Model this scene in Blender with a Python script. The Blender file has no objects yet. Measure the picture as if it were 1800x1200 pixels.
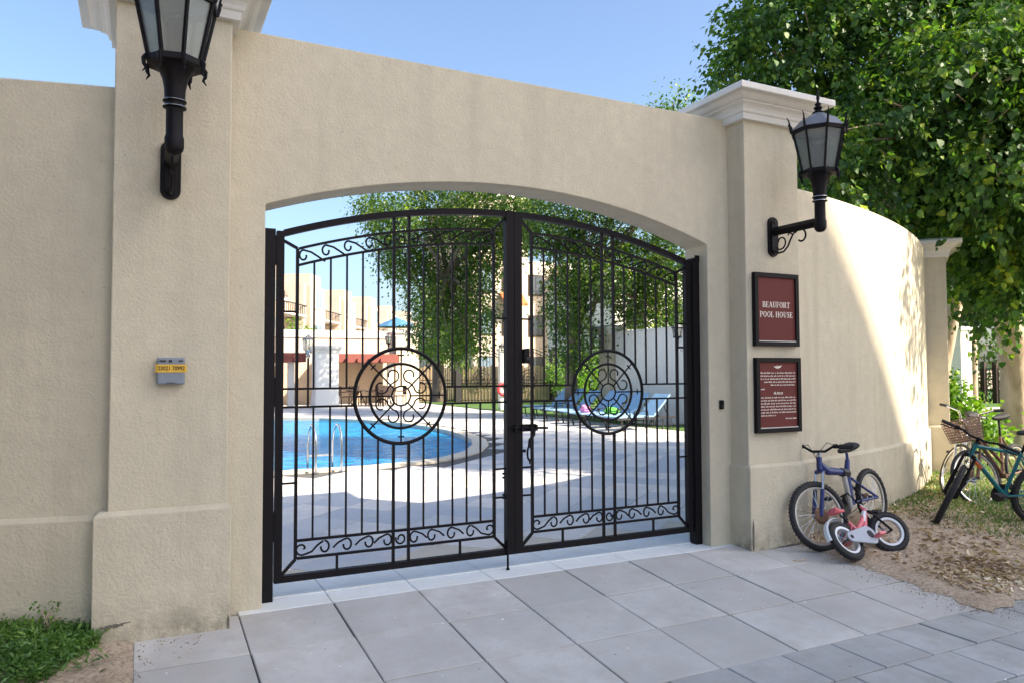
import bpy, bmesh, math, random
import numpy as np
from mathutils import Vector, Matrix, Euler, Quaternion

random.seed(7); RNG = np.random.default_rng(7)
PI = math.pi; R = math.radians
SC = bpy.context.scene
COL = SC.collection

# ------------------------------------------------------------------ camera, sky, sun, exposure
cam_d = bpy.data.cameras.new('camera'); cam = bpy.data.objects.new('camera', cam_d); COL.objects.link(cam)
cam_d.sensor_width = 36; cam_d.lens = 26.3; cam_d.clip_start = 0.05; cam_d.clip_end = 3000
_rt = Vector((0.8958, -0.4444, -0.0035)); _fw = Vector((0.4441, 0.8952, 0.0391)).normalized()
_rt = (_rt - _fw * _rt.dot(_fw)).normalized(); _up = _rt.cross(_fw)
cam.matrix_world = Matrix(((_rt.x, _up.x, -_fw.x, 0), (_rt.y, _up.y, -_fw.y, 0), (_rt.z, _up.z, -_fw.z, 1.56), (0, 0, 0, 1)))
SC.camera = cam

SUN_AZ, SUN_EL = R(49), R(38.8)          # azimuth measured from +x towards -y
SUN = Vector((math.cos(SUN_AZ) * math.cos(SUN_EL), -math.sin(SUN_AZ) * math.cos(SUN_EL), math.sin(SUN_EL)))
w = bpy.data.worlds.new('World'); SC.world = w; w.use_nodes = True
nt = w.node_tree; nt.nodes.clear()
sky = nt.nodes.new('ShaderNodeTexSky'); sky.sky_type = 'NISHITA'; sky.sun_disc = False
sky.sun_elevation = SUN_EL; sky.sun_rotation = math.atan2(SUN.x, SUN.y)
sky.air_density = 1.0; sky.dust_density = 3.0; sky.ozone_density = 3.0; sky.altitude = 0
bg = nt.nodes.new('ShaderNodeBackground'); bg.inputs['Strength'].default_value = 0.055
wo = nt.nodes.new('ShaderNodeOutputWorld')
nt.links.new(sky.outputs[0], bg.inputs[0]); nt.links.new(bg.outputs[0], wo.inputs[0])
sun_d = bpy.data.lights.new('sun', 'SUN'); sun_d.energy = 2.1; sun_d.angle = R(0.55); sun_d.color = (1, .88, .70)
sun = bpy.data.objects.new('sun', sun_d); COL.objects.link(sun)
sun.rotation_euler = (-SUN).to_track_quat('-Z', 'Y').to_euler(); sun.location = (10, -10, 30)
vs = SC.view_settings; vs.view_transform = 'Standard'; vs.look = 'None'; vs.exposure = 2.52; vs.gamma = 1; vs.use_curve_mapping = False
SC.render.engine = 'CYCLES'
cy = SC.cycles; cy.use_denoising = True; cy.max_bounces = 8; cy.diffuse_bounces = 4; cy.transparent_max_bounces = 8
cy.sample_clamp_indirect = 6; cy.caustics_reflective = False; cy.caustics_refractive = False

# ------------------------------------------------------------------ materials
MATS = {}
def new_mat(name):
    m = bpy.data.materials.new(name); m.use_nodes = True; MATS[name] = m
    return m, m.node_tree, m.node_tree.nodes['Principled BSDF']
def nd(t, typ, **kw):
    n = t.nodes.new(typ)
    for k, v in kw.items():
        if k in n.inputs.keys() if isinstance(k, str) else False: n.inputs[k].default_value = v
        else: setattr(n, k, v)
    return n
def mixc(t, fac, a, b, blend='MIX'):
    n = t.nodes.new('ShaderNodeMix'); n.data_type = 'RGBA'; n.blend_type = blend
    for s, v in ((n.inputs[0], fac), (n.inputs[6], a), (n.inputs[7], b)):
        if hasattr(v, 'is_linked') or hasattr(v, 'links'): t.links.new(v, s)
        elif isinstance(v, (int, float)): s.default_value = v
        else: s.default_value = (*v[:3], 1)
    return n.outputs[2]
def noise(t, scale, detail=4, rough=.6, coord='Object', dim=None):
    tc = t.nodes.new('ShaderNodeTexCoord'); n = t.nodes.new('ShaderNodeTexNoise')
    n.inputs['Scale'].default_value = scale; n.inputs['Detail'].default_value = detail; n.inputs['Roughness'].default_value = rough
    t.links.new(tc.outputs[coord], n.inputs['Vector']); return n.outputs['Fac']
def ramp(t, fac, p0, p1, c0=(0, 0, 0), c1=(1, 1, 1)):
    n = t.nodes.new('ShaderNodeValToRGB'); n.color_ramp.elements[0].position = p0; n.color_ramp.elements[1].position = p1
    n.color_ramp.elements[0].color = (*c0, 1); n.color_ramp.elements[1].color = (*c1, 1)
    t.links.new(fac, n.inputs[0]); return n.outputs[0]
def bump(t, b, h, strength, dist, prev=None):
    n = t.nodes.new('ShaderNodeBump'); n.inputs['Strength'].default_value = strength; n.inputs['Distance'].default_value = dist
    t.links.new(h, n.inputs['Height'])
    if prev: t.links.new(prev, n.inputs['Normal'])
    t.links.new(n.outputs[0], b.inputs['Normal']); return n.outputs[0]
def simple(name, col, rough=.6, metal=0, var=.12, nscale=14, bumpd=0, spec=.5):
    m, t, b = new_mat(name)
    f = noise(t, nscale, 5)
    c = mixc(t, f, [x * (1 - var) for x in col], [min(1, x * (1 + var)) for x in col])
    t.links.new(c, b.inputs['Base Color']); b.inputs['Roughness'].default_value = rough; b.inputs['Metallic'].default_value = metal
    b.inputs['Specular IOR Level'].default_value = spec
    if bumpd: bump(t, b, noise(t, nscale * 6, 3), .6, bumpd)
    return m
def stucco(name, col, grain=1.0, dirt=0.0):
    m, t, b = new_mat(name)
    c = mixc(t, ramp(t, noise(t, 1.3, 6, .65, 'Object'), .3, .7), [x * .93 for x in col], [x * 1.05 for x in col])
    c = mixc(t, ramp(t, noise(t, 9, 4, .6), .35, .75), c, [x * .9 for x in col])
    spots = ramp(t, noise(t, 38, 2, .5), .70, .76)
    c = mixc(t, spots, c, [x * .72 for x in col])
    g = t.nodes.new('ShaderNodeNewGeometry'); sx = t.nodes.new('ShaderNodeSeparateXYZ'); t.links.new(g.outputs['Position'], sx.inputs[0])
    # vertical rain streaks
    mp = t.nodes.new('ShaderNodeMapping'); mp.inputs['Scale'].default_value = (5, 5, .35); tc = t.nodes.new('ShaderNodeTexCoord')
    t.links.new(tc.outputs['Object'], mp.inputs[0]); sn = t.nodes.new('ShaderNodeTexNoise'); sn.inputs['Scale'].default_value = 1.4; sn.inputs['Detail'].default_value = 5
    t.links.new(mp.outputs[0], sn.inputs['Vector'])
    c = mixc(t, ramp(t, sn.outputs['Fac'], .50, .78, (0, 0, 0), (.75, .75, .75)), c, [x * .80 for x in col])
    if dirt:
        mr = t.nodes.new('ShaderNodeMapRange'); mr.inputs[1].default_value = -.02; mr.inputs[2].default_value = .26; mr.inputs[3].default_value = 1; mr.inputs[4].default_value = 0
        t.links.new(sx.outputs['Z'], mr.inputs[0])
        mu = t.nodes.new('ShaderNodeMath'); mu.operation = 'MULTIPLY'; t.links.new(mr.outputs[0], mu.inputs[0])
        t.links.new(ramp(t, noise(t, 7, 6, .7), .38, .62), mu.inputs[1])
        c = mixc(t, mu.outputs[0], c, [col[0] * (1 - dirt), col[1] * (1 - dirt) * .97, col[2] * (1 - dirt) * .94])
    t.links.new(c, b.inputs['Base Color']); b.inputs['Roughness'].default_value = .85; b.inputs['Specular IOR Level'].default_value = .25
    n1 = bump(t, b, noise(t, 55, 4, .6), .5 * grain, .012)
    n2 = bump(t, b, noise(t, 260, 2, .5), .45 * grain, .004, n1)
    bump(t, b, noise(t, 7, 3, .5), .35 * grain, .02, n2)
    return m
WALLC = (.625, .56, .425)
stucco('stucco', WALLC, 1.0); stucco('stucco_base', WALLC, 1.2, .55); stucco('stucco_light', (.66, .58, .45), .5)
stucco('stucco_far', (.62, .50, .36), .2); stucco('stucco_house', (.68, .565, .45), .2); stucco('stucco_white', (.84, .79, .72), .3)
simple('trim', (.70, .68, .63), .7, 0, .07, 6, .002)
simple('black_iron', (.0065, .005, .0065), .55, 0, .4, 30, .0006, .18)
simple('dark_iron', (.02, .017, .020), .5, 0, .4, 25, .001)
simple('steel', (.62, .63, .65), .22, 1, .05); simple('white_paint', (.78, .77, .74), .5, 0, .05)
simple('grey_plastic', (.20, .225, .27), .5, 0, .12, 20); simple('yellow_tape', (.72, .43, .03), .45, 0, .2, 40)
simple('black_print', (.012, .008, .008), .6); simple('dark_rubber', (.018, .018, .02), .75, 0, .3, 40, .001)
simple('sign_brown', (.135, .036, .031), .6, 0, .12, 4, 0, .15); simple('sign_letter', (.78, .70, .62), .6, 0, .05)
simple('grout', (.11, .105, .10), .9, 0, .25, 30, .004); simple('threshold_bed', (.2, .2, .2), .9)
simple('red_roof', (.22, .06, .045), .7, 0, .2, 5); simple('orange_awning', (.62, .17, .05), .7, 0, .1)
simple('blue_cloth', (.07, .20, .36), .8, 0, .15, 3); simple('lounger_sling', (.25, .42, .60), .75, 0, .1, 5); simple('green_cloth', (.10, .42, .05), .8); simple('pink_cloth', (.62, .22, .45), .8)
simple('rattan', (.05, .03, .022), .8, 0, .4, 30); simple('window_dark', (.05, .065, .08), .15, 0, .3, 2); simple('window_blue', (.20, .27, .34), .15, 0, .3, 2)
simple('red_plastic', (.62, .06, .08), .4); simple('bamboo', (.50, .37, .22), .7, 0, .3, 3)
simple('bike_blue', (.022, .036, .15), .35, 0, .2, 20); simple('bike_teal', (.0, .13, .15), .3, 0, .15, 20); simple('bike_pink', (.70, .16, .19), .4, 0, .12, 20); simple('bike_silver', (.50, .50, .50), .35, .7, .1)
simple('bike_grey', (.34, .37, .43), .45, 0, .08); simple('bike_white', (.74, .76, .78), .4, 0, .05); simple('chrome', (.72, .72, .72), .18, 1, .04); simple('orange_paint', (.62, .14, .04), .4)
simple('rusty', (.16, .085, .05), .6, .3, .4, 30); simple('wicker', (.30, .19, .14), .8, 0, .35, 30)
simple('plaster_broken', (.17, .15, .125), .95, 0, .5, 60, .01)
def slab_mat(name, c0, c1, rough=.75, island=False, stain=.16, bd=.0018):
    m, t, b = new_mat(name)
    if island:
        g = t.nodes.new('ShaderNodeNewGeometry'); rnd = g.outputs['Random Per Island']
    else:
        g = t.nodes.new('ShaderNodeObjectInfo'); rnd = g.outputs['Random']
    c = mixc(t, ramp(t, rnd, .32, .62) if 'deck' in name else rnd, c0, c1)
    tc = t.nodes.new('ShaderNodeNewGeometry')
    def wn(s, d=5, r=.6):
        n = t.nodes.new('ShaderNodeTexNoise'); n.inputs['Scale'].default_value = s; n.inputs['Detail'].default_value = d; n.inputs['Roughness'].default_value = r
        t.links.new(tc.outputs['Position'], n.inputs['Vector']); return n.outputs['Fac']
    mid = [(a + q) / 2 for a, q in zip(c0, c1)]
    c = mixc(t, ramp(t, wn(1.7, 6, .65), .4, .72, (0, 0, 0), (.75, .75, .75)), c, [x * (1 - stain * 1.3) for x in mid])
    c = mixc(t, ramp(t, wn(6, 5, .7), .45, .75, (0, 0, 0), (.7, .7, .7)), c, [x * (1 - stain) * f for x, f in zip(mid, (1.08, 1.0, .88))])
    c = mixc(t, ramp(t, wn(70, 3, .6), .35, .8, (0, 0, 0), (.5, .5, .5)), c, [x * .82 for x in mid])
    c = mixc(t, ramp(t, wn(23, 2, .5), .75, .775), c, [x * .35 for x in mid])
    c = mixc(t, ramp(t, wn(24.3, 1, .4), .80, .815), c, [min(1, x * 1.7) for x in mid])
    t.links.new(c, b.inputs['Base Color']); b.inputs['Roughness'].default_value = rough; b.inputs['Specular IOR Level'].default_value = .3
    bump(t, b, wn(180, 3, .6), .5, bd)
    return m
slab_mat('paving_concrete', (.49, .475, .45), (.63, .605, .57), stain=.27)
slab_mat('paving_small', (.40, .40, .39), (.56, .55, .53), stain=.36)
slab_mat('threshold_stone', (.77, .80, .79), (.82, .84, .83), stain=.12)
slab_mat('deck_tile', (.47, .495, .54), (.86, .78, .70), stain=.08); slab_mat('deck_tile_far', (.47, .495, .54), (.86, .78, .70), island=True, stain=.08)
slab_mat('coping_stone', (.60, .53, .43), (.66, .59, .49), stain=.1)
def soil():
    m, t, b = new_mat('soil')
    c = mixc(t, ramp(t, noise(t, 2.2, 6, .7), .3, .7), (.50, .385, .275), (.68, .55, .42))
    c = mixc(t, ramp(t, noise(t, 40, 4, .7), .45, .7), c, (.29, .205, .14))
    c = mixc(t, ramp(t, noise(t, 95, 2, .6), .62, .70), c, (.56, .44, .33))
    t.links.new(c, b.inputs['Base Color']); b.inputs['Roughness'].default_value = .95; b.inputs['Specular IOR Level'].default_value = .1
    n1 = bump(t, b, noise(t, 30, 6, .7), .9, .03); bump(t, b, noise(t, 140, 3, .6), .6, .008, n1)
soil()
def lawn():
    m, t, b = new_mat('lawn')
    c = mixc(t, ramp(t, noise(t, .5, 6, .7), .3, .7), (.06, .14, .022), (.12, .24, .035))
    c = mixc(t, ramp(t, noise(t, 30, 4, .7), .4, .7), c, (.04, .085, .018))
    t.links.new(c, b.inputs['Base Color']); b.inputs['Roughness'].default_value = .9; bump(t, b, noise(t, 60, 4), .8, .03)
lawn()
def leafmat(name, c0, c1, c2, trans=.35, rough=.42, island=True, spec=.5):
    m, t, b = new_mat(name)
    g = t.nodes.new('ShaderNodeNewGeometry' if island else 'ShaderNodeObjectInfo'); rnd = g.outputs['Random Per Island' if island else 'Random']
    n = t.nodes.new('ShaderNodeValToRGB'); e = n.color_ramp.elements
    e[0].position = 0; e[0].color = (*c0, 1); e[1].position = .72; e[1].color = (*c1, 1); k = e.new(1.0); k.color = (*c2, 1)
    gp = t.nodes.new('ShaderNodeNewGeometry'); nz = t.nodes.new('ShaderNodeTexNoise'); nz.inputs['Scale'].default_value = 1.9; nz.inputs['Detail'].default_value = 2; t.links.new(gp.outputs['Position'], nz.inputs['Vector'])
    ad = t.nodes.new('ShaderNodeMath'); ad.operation = 'MULTIPLY_ADD'; ad.inputs[1].default_value = .62; t.links.new(rnd, ad.inputs[0])
    mr = t.nodes.new('ShaderNodeMapRange'); mr.inputs[1].default_value = .30; mr.inputs[2].default_value = .72; mr.inputs[3].default_value = -.12; mr.inputs[4].default_value = .56; t.links.new(nz.outputs['Fac'], mr.inputs[0]); t.links.new(mr.outputs[0], ad.inputs[2])  # clump noise pushes leaves toward the bright stop, painting in sunlit and shaded clusters
    t.links.new(ad.outputs[0], n.inputs[0]); t.links.new(n.outputs[0], b.inputs['Base Color'])
    b.inputs['Roughness'].default_value = rough; b.inputs['Specular IOR Level'].default_value = spec
    tr = t.nodes.new('ShaderNodeBsdfTranslucent'); mul = mixc(t, 1.0, n.outputs[0], (1.7, 1.9, .55), 'MULTIPLY'); t.links.new(mul, tr.inputs['Color'])
    mx = t.nodes.new('ShaderNodeMixShader'); mx.inputs[0].default_value = trans
    out = t.nodes['Material Output']; t.links.new(b.outputs[0], mx.inputs[1]); t.links.new(tr.outputs[0], mx.inputs[2]); t.links.new(mx.outputs[0], out.inputs[0])
leafmat('leaf_big', (.018, .052, .017), (.085, .175, .032), (.30, .38, .04), .40, .48, True, .4)
leafmat('leaf_big_single', (.022, .060, .018), (.095, .185, .034), (.33, .40, .04), .40, island=False)
leafmat('leaf_fig', (.022, .055, .016), (.09, .17, .028), (.32, .39, .045), .38)
leafmat('leaf_bush', (.09, .20, .022), (.16, .29, .03), (.30, .36, .05), .35)
leafmat('leaf_cover', (.05, .12, .035), (.11, .22, .05), (.20, .32, .07), .28)
leafmat('leaf_dark', (.018, .045, .012), (.05, .10, .02), (.10, .15, .03), .25)
leafmat('grass_blade', (.05, .13, .02), (.10, .21, .03), (.24, .28, .06), .3)
leafmat('dry_leaf', (.22, .13, .08), (.60, .45, .30), (.82, .72, .56), .1, .7)
leafmat('dry_leaf_single', (.25, .15, .09), (.62, .48, .33), (.85, .76, .60), .1, .7, island=False)
def bark(name, ca, cb):
    m, t, b = new_mat(name)
    mp = t.nodes.new('ShaderNodeMapping'); mp.inputs['Scale'].default_value = (1, 1, .35); tc = t.nodes.new('ShaderNodeTexCoord'); t.links.new(tc.outputs['Object'], mp.inputs[0])
    n = t.nodes.new('ShaderNodeTexNoise'); n.inputs['Scale'].default_value = 6; n.inputs['Detail'].default_value = 8; t.links.new(mp.outputs[0], n.inputs['Vector'])
    c = mixc(t, ramp(t, n.outputs['Fac'], .3, .7), ca, cb)
    t.links.new(c, b.inputs['Base Color']); b.inputs['Roughness'].default_value = .9; bump(t, b, n.outputs['Fac'], .8, .04)
bark('bark', (.34, .24, .16), (.66, .51, .38)); bark('bark_fig', (.09, .07, .05), (.22, .17, .12))
def water():
    m, t, b = new_mat('pool_water')
    g = t.nodes.new('ShaderNodeNewGeometry')
    mp = t.nodes.new('ShaderNodeMapping'); mp.inputs['Scale'].default_value = (1.0, 2.2, 1); mp.inputs['Rotation'].default_value = (0, 0, R(28)); t.links.new(g.outputs['Position'], mp.inputs[0])
    def wn(s, d):
        n = t.nodes.new('ShaderNodeTexNoise'); n.inputs['Scale'].default_value = s; n.inputs['Detail'].default_value = d; n.inputs['Distortion'].default_value = .6
        t.links.new(mp.outputs[0], n.inputs['Vector']); return n.outputs['Fac']
    c = mixc(t, ramp(t, wn(1.6, 3), .35, .68), (.004, .17, .42), (.02, .36, .72))
    t.links.new(c, b.inputs['Base Color']); b.inputs['Roughness'].default_value = .04; b.inputs['IOR'].default_value = 1.33; b.inputs['Specular IOR Level'].default_value = .22
    n1 = bump(t, b, wn(2.6, 3), .8, .16); bump(t, b, wn(9, 2), .4, .03, n1)
water()
def glass(name, col, alpha_t=.35, rough=.25):
    m, t, b = new_mat(name)
    f = noise(t, 9, 4)
    t.links.new(mixc(t, f, [x * .75 for x in col], col), b.inputs['Base Color']); b.inputs['Roughness'].default_value = rough
    b.inputs['Transmission Weight'].default_value = alpha_t; b.inputs['IOR'].default_value = 1.45
glass('lantern_glass', (.74, .80, .78), .78, .14)
simple('lantern_roof', (.16, .16, .17), .38, 0, .2, 12, 0, .6); simple('lantern_bulb', (.62, .62, .52), .6)  # lantern_roof: lighter grey than the iron, sky reflection and dust put into the colour

# ------------------------------------------------------------------ mesh builder
def wmat(o):
    m = Matrix.LocRotScale(o.location, o.rotation_euler, o.scale)
    return (wmat(o.parent) @ m) if o.parent else m
class MB:
    def __init__(s): s.v = []; s.f = []
    def add(s, vs, fs, M=None):
        n = len(s.v)
        s.v += [tuple(M @ Vector(v)) if M else tuple(v) for v in vs]; s.f += [tuple(i + n for i in f) for f in fs]; return s
    def box(s, x0, x1, y0, y1, z0, z1, M=None):
        return s.add([(x0, y0, z0), (x1, y0, z0), (x1, y1, z0), (x0, y1, z0), (x0, y0, z1), (x1, y0, z1), (x1, y1, z1), (x0, y1, z1)],
                     [(0, 3, 2, 1), (4, 5, 6, 7), (0, 1, 5, 4), (1, 2, 6, 5), (2, 3, 7, 6), (3, 0, 4, 7)], M)
    def tube(s, pts, r, n=8, closed=False, r1=None, caps=True, flat=None):
        P = [Vector(p) for p in pts]; N = len(P); rings = []
        T = []
        for i in range(N):
            a = P[(i - 1) % N] if (closed or i > 0) else P[0]; b = P[(i + 1) % N] if (closed or i < N - 1) else P[-1]
            d = (b - a); T.append(d.normalized() if d.length > 1e-9 else Vector((0, 0, 1)))
        u = T[0].orthogonal().normalized() if flat is None else Vector(flat)
        base = len(s.v)
        for i in range(N):
            u = (u - T[i] * u.dot(T[i]));
            u = u.normalized() if u.length > 1e-6 else T[i].orthogonal().normalized()
            v = T[i].cross(u); rr = r[i] if isinstance(r, (list, tuple)) else (r if r1 is None else r + (r1 - r) * i / max(1, N - 1))
            ph = PI / n if n == 4 else 0
            for k in range(n):
                a = 2 * PI * k / n + ph; s.v.append(tuple(P[i] + u * (math.cos(a) * rr) + v * (math.sin(a) * rr)))
        M_ = N if closed else N - 1
        for i in range(M_):
            for k in range(n):
                a = base + i * n + k; b = base + i * n + (k + 1) % n; c = base + ((i + 1) % N) * n + (k + 1) % n; d = base + ((i + 1) % N) * n + k
                s.f.append((a, b, c, d))
        if caps and not closed:
            s.f.append(tuple(base + k for k in reversed(range(n)))); s.f.append(tuple(base + (N - 1) * n + k for k in range(n)))
        return s
    def cyl(s, p0, p1, r0, r1=None, n=12): return s.tube([p0, p1], [r0, r0 if r1 is None else r1], n)
    def lathe(s, prof, c=(0, 0, 0), n=16, M=None, ph=0):
        vs = []; fs = []
        for r, z in prof:
            for k in range(n): a = 2 * PI * k / n + ph; vs.append((c[0] + r * math.cos(a), c[1] + r * math.sin(a), c[2] + z))
        for i in range(len(prof) - 1):
            for k in range(n): fs.append((i * n + k, i * n + (k + 1) % n, (i + 1) * n + (k + 1) % n, (i + 1) * n + k))
        fs.append(tuple(reversed(range(n)))); fs.append(tuple((len(prof) - 1) * n + k for k in range(n)))
        return s.add(vs, fs, M)
    def prism(s, poly, h, M=None):        # poly in local xy, extruded 0..h along z
        n = len(poly)
        return s.add([(x, y, 0) for x, y in poly] + [(x, y, h) for x, y in poly], [tuple(reversed(range(n))), tuple(range(n, 2 * n))] + [(i, (i + 1) % n, n + (i + 1) % n, n + i) for i in range(n)], M)
    def ring(s, c, R0, r, n=48, m=6, ax=('x', 'z'), sq=False):
        pts = []
        for k in range(n):
            a = 2 * PI * k / n; d = [0, 0, 0]; d['xyz'.index(ax[0])] = R0 * math.cos(a); d['xyz'.index(ax[1])] = R0 * math.sin(a)
            pts.append((c[0] + d[0], c[1] + d[1], c[2] + d[2]))
        return s.tube(pts, r, m, True)
    def sphere(s, c, r, n=10, sc=(1, 1, 1)):
        prof = [(max(1e-4, math.sin(PI * i / n)) * r, -math.cos(PI * i / n) * r) for i in range(n + 1)]
        return s.lathe(prof, (0, 0, 0), n + 4, Matrix.Translation(c) @ Matrix.Diagonal((*sc, 1)))
    def build(s, name, mat, parent=None, world=True, smooth=False, bevel=0):
        me = bpy.data.meshes.new(name)
        vs = s.v
        if parent is not None and world:
            I = wmat(parent).inverted(); vs = [tuple(I @ Vector(v)) for v in vs]
        me.from_pydata(vs, [], s.f); me.materials.append(MATS[mat]); me.update()
        bm = bmesh.new(); bm.from_mesh(me); bmesh.ops.recalc_face_normals(bm, faces=bm.faces)
        bm.to_mesh(me); bm.free()
        if smooth:
            for p in me.polygons: p.use_smooth = True
            me.set_sharp_from_angle(angle=R(38))
        o = bpy.data.objects.new(name, me); COL.objects.link(o)
        if parent is not None: o.parent = parent
        if bevel:
            b = o.modifiers.new('bevel', 'BEVEL'); b.width = bevel; b.segments = 2; b.limit_method = 'ANGLE'; b.angle_limit = R(35)
        return o
def thing(name, label, cat, loc=(0, 0, 0), rot=(0, 0, 0), group=None):
    o = bpy.data.objects.new(name, None); COL.objects.link(o); o.location = loc; o.rotation_euler = rot; o.empty_display_size = .2
    return tag(o, label, cat, group)
def tag(o, label, cat, group=None):
    o['label'] = label; o['category'] = cat
    if group: o['group'] = group
    return o
def struct(o, label=None):
    o['kind'] = 'structure'
    if label: o['label'] = label
    return o
def stuff(o, label=None, cat=None):
    o['kind'] = 'stuff'
    if label: o['label'] = label
    if cat: o['category'] = cat
    return o
def copy_tree(o, parent=None):
    kids = [c for c in KIDS.get(o.name, ())] if False else list(o.children)
    c = o.copy(); COL.objects.link(c)
    if parent is not None: c.parent = parent
    for ch in kids: copy_tree(ch, c)
    return c
def raw_mesh(name, V, F, mat, smooth=False, parent=None):
    """numpy verts (n,3) and uniform faces (m,k)"""
    me = bpy.data.meshes.new(name); n, k = F.shape
    me.vertices.add(len(V)); me.vertices.foreach_set('co', np.ascontiguousarray(V, dtype=np.float32).ravel())
    me.loops.add(n * k); me.loops.foreach_set('vertex_index', np.ascontiguousarray(F, dtype=np.int32).ravel())
    me.polygons.add(n); me.polygons.foreach_set('loop_start', np.arange(0, n * k, k, dtype=np.int32))
    me.materials.append(MATS[mat]); me.update(calc_edges=True); me.validate()
    o = bpy.data.objects.new(name, me); COL.objects.link(o)
    if parent is not None: o.parent = parent
    return o
def scatter(name, mat, P, Dm, size, tv, tf, parent=None):
    """instances of template verts tv (k,3; y along the leaf, x across, z normal) placed at P with rotation matrices Dm (n,3,3) and sizes"""
    n = len(P); k = len(tv)
    V = np.einsum('nij,kj->nki', Dm, tv) * size[:, None, None] + P[:, None, :]
    F = (tf[None] + (np.arange(n) * k)[:, None, None]).reshape(-1, tf.shape[1])
    return raw_mesh(name, V.reshape(-1, 3), F, mat, parent=parent)
def rot_from(d, up):
    """columns: x across, y along d, z normal close to up"""
    y = d / np.linalg.norm(d, axis=1, keepdims=True); x = np.cross(y, up); x /= np.maximum(1e-6, np.linalg.norm(x, axis=1, keepdims=True)); z = np.cross(x, y)
    return np.stack([x, y, z], axis=2)
HEART_V = np.array([(0, 0, 0), (-.42, .10, .07), (-.38, .48, .05), (0, 1.05, -.05), (.38, .48, .05), (.42, .10, .07), (0, .45, -.03)], float)
HEART_F = np.array([(0, 6, 1), (1, 6, 2), (2, 6, 3), (3, 6, 4), (4, 6, 5), (5, 6, 0)])
OVAL_V = np.array([(0, 0, 0), (-.30, .48, .06), (0, 1, -.03), (.30, .48, .06)], float)
OVAL_F = np.array([(0, 2, 1), (0, 3, 2)])
BLADE_V = np.array([(-.08, 0, 0), (.08, 0, 0), (.05, .55, .05), (-.05, .55, .05), (0, 1, .28)], float)
BLADE_F = np.array([(0, 1, 2), (0, 2, 3), (3, 2, 4)])
exec_next = None

# ------------------------------------------------------------------ ground and paving
Y0 = 5.149; SL = .081; TX = .604; TY = .594; CX0 = .587
def ramp_z(y):
    if y >= Y0: return 0.0
    if y >= 3.37: return -SL * (Y0 - y)
    return -SL * (Y0 - 3.37) - .02 * (3.37 - y)
def hsh(x, y, s=1.0):
    return math.sin(x * 12.9898 * s + y * 78.233 * s) * .5 + math.sin(x * 5.31 * s - y * 9.7 * s + 1.3) * .5
g = MB(); g.add([(-1500, -1500, -.45), (1500, -1500, -.45), (1500, 1500, -.45), (-1500, 1500, -.45)], [(0, 1, 2, 3)])
struct(g.build('ground', 'soil'))

# pavement bed with every slab a piece of its own
bed = MB()
bed.add([(-.03, 3.37, ramp_z(3.37) - .014), (5.47, 3.37, ramp_z(3.37) - .014), (5.47, Y0, -.014), (-.03, Y0, -.014)], [(0, 1, 2, 3)])
bed.add([(-6, 1.38, ramp_z(1.38) - .014), (8.9, 1.38, ramp_z(1.38) - .014), (8.9, 3.37, ramp_z(3.37) - .014), (-6, 3.37, ramp_z(3.37) - .014)], [(0, 1, 2, 3)])
pavement = struct(bed.build('pavement', 'grout'))
pv_ = MB(); pv_.add([(8.9, 1.38, ramp_z(1.38)), (30, 1.38, ramp_z(1.38)), (30, 3.30, ramp_z(3.3)), (8.9, 3.30, ramp_z(3.3))], [(0, 1, 2, 3)]); pv_.add([(-20, -4, ramp_z(-4) + .0), (30, -4, ramp_z(-4)), (30, 1.38, ramp_z(1.38)), (-20, 1.38, ramp_z(1.38))], [(0, 1, 2, 3)]); struct(pv_.build('footpath', 'coping_stone'))
def slab_mesh(name, w, d, mat, h=.06, gap=.006, bev=.004):
    a, b = w / 2 - gap / 2, d / 2 - gap / 2; e = bev
    V = [(-a, -b, -h), (a, -b, -h), (a, b, -h), (-a, b, -h), (-a, -b, -e), (a, -b, -e), (a, b, -e), (-a, b, -e), (-a + e, -b + e, 0), (a - e, -b + e, 0), (a - e, b - e, 0), (-a + e, b - e, 0)]
    F = [(8, 9, 10, 11)] + [(i, (i + 1) % 4, 4 + (i + 1) % 4, 4 + i) for i in range(4)] + [(4 + i, 4 + (i + 1) % 4, 8 + (i + 1) % 4, 8 + i) for i in range(4)]
    me = bpy.data.meshes.new(name); me.from_pydata(V, [], F); me.materials.append(MATS[mat]); me.update(); return me
def put(name, me, parent, x, y, z, rx=0, ry=0, rz=0):
    o = bpy.data.objects.new(name, me); COL.objects.link(o); o.parent = parent; o.location = (x, y, z); o.rotation_euler = (rx, ry, rz); return o
sm = slab_mesh('paving_slab', TX, TY, 'paving_concrete', gap=.009)
rr = random.Random(3)
for r_ in range(3):
    for c in range(-1, 8):
        x = CX0 + (c + .5) * TX; y = Y0 - (r_ + .5) * TY
        put('paving_slab', sm, pavement, x + rr.uniform(-.002, .002), y, ramp_z(y) + rr.uniform(-.002, .002), math.atan(SL) + rr.uniform(-.003, .003), rr.uniform(-.003, .003), rr.uniform(-.002, .002))
sm2 = slab_mesh('paving_slab', .42, .40, 'paving_small', gap=.010)
for r_ in range(5):
    for c in range(22):
        x = -.6 + c * .42 + (.21 if r_ % 2 else .07); y = 3.37 - (r_ + .5) * .40
        put('paving_slab', sm2, pavement, x, y, ramp_z(y) + rr.uniform(-.003, .001), .02 + rr.uniform(-.004, .004), rr.uniform(-.004, .004), rr.uniform(-.003, .003))
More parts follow.
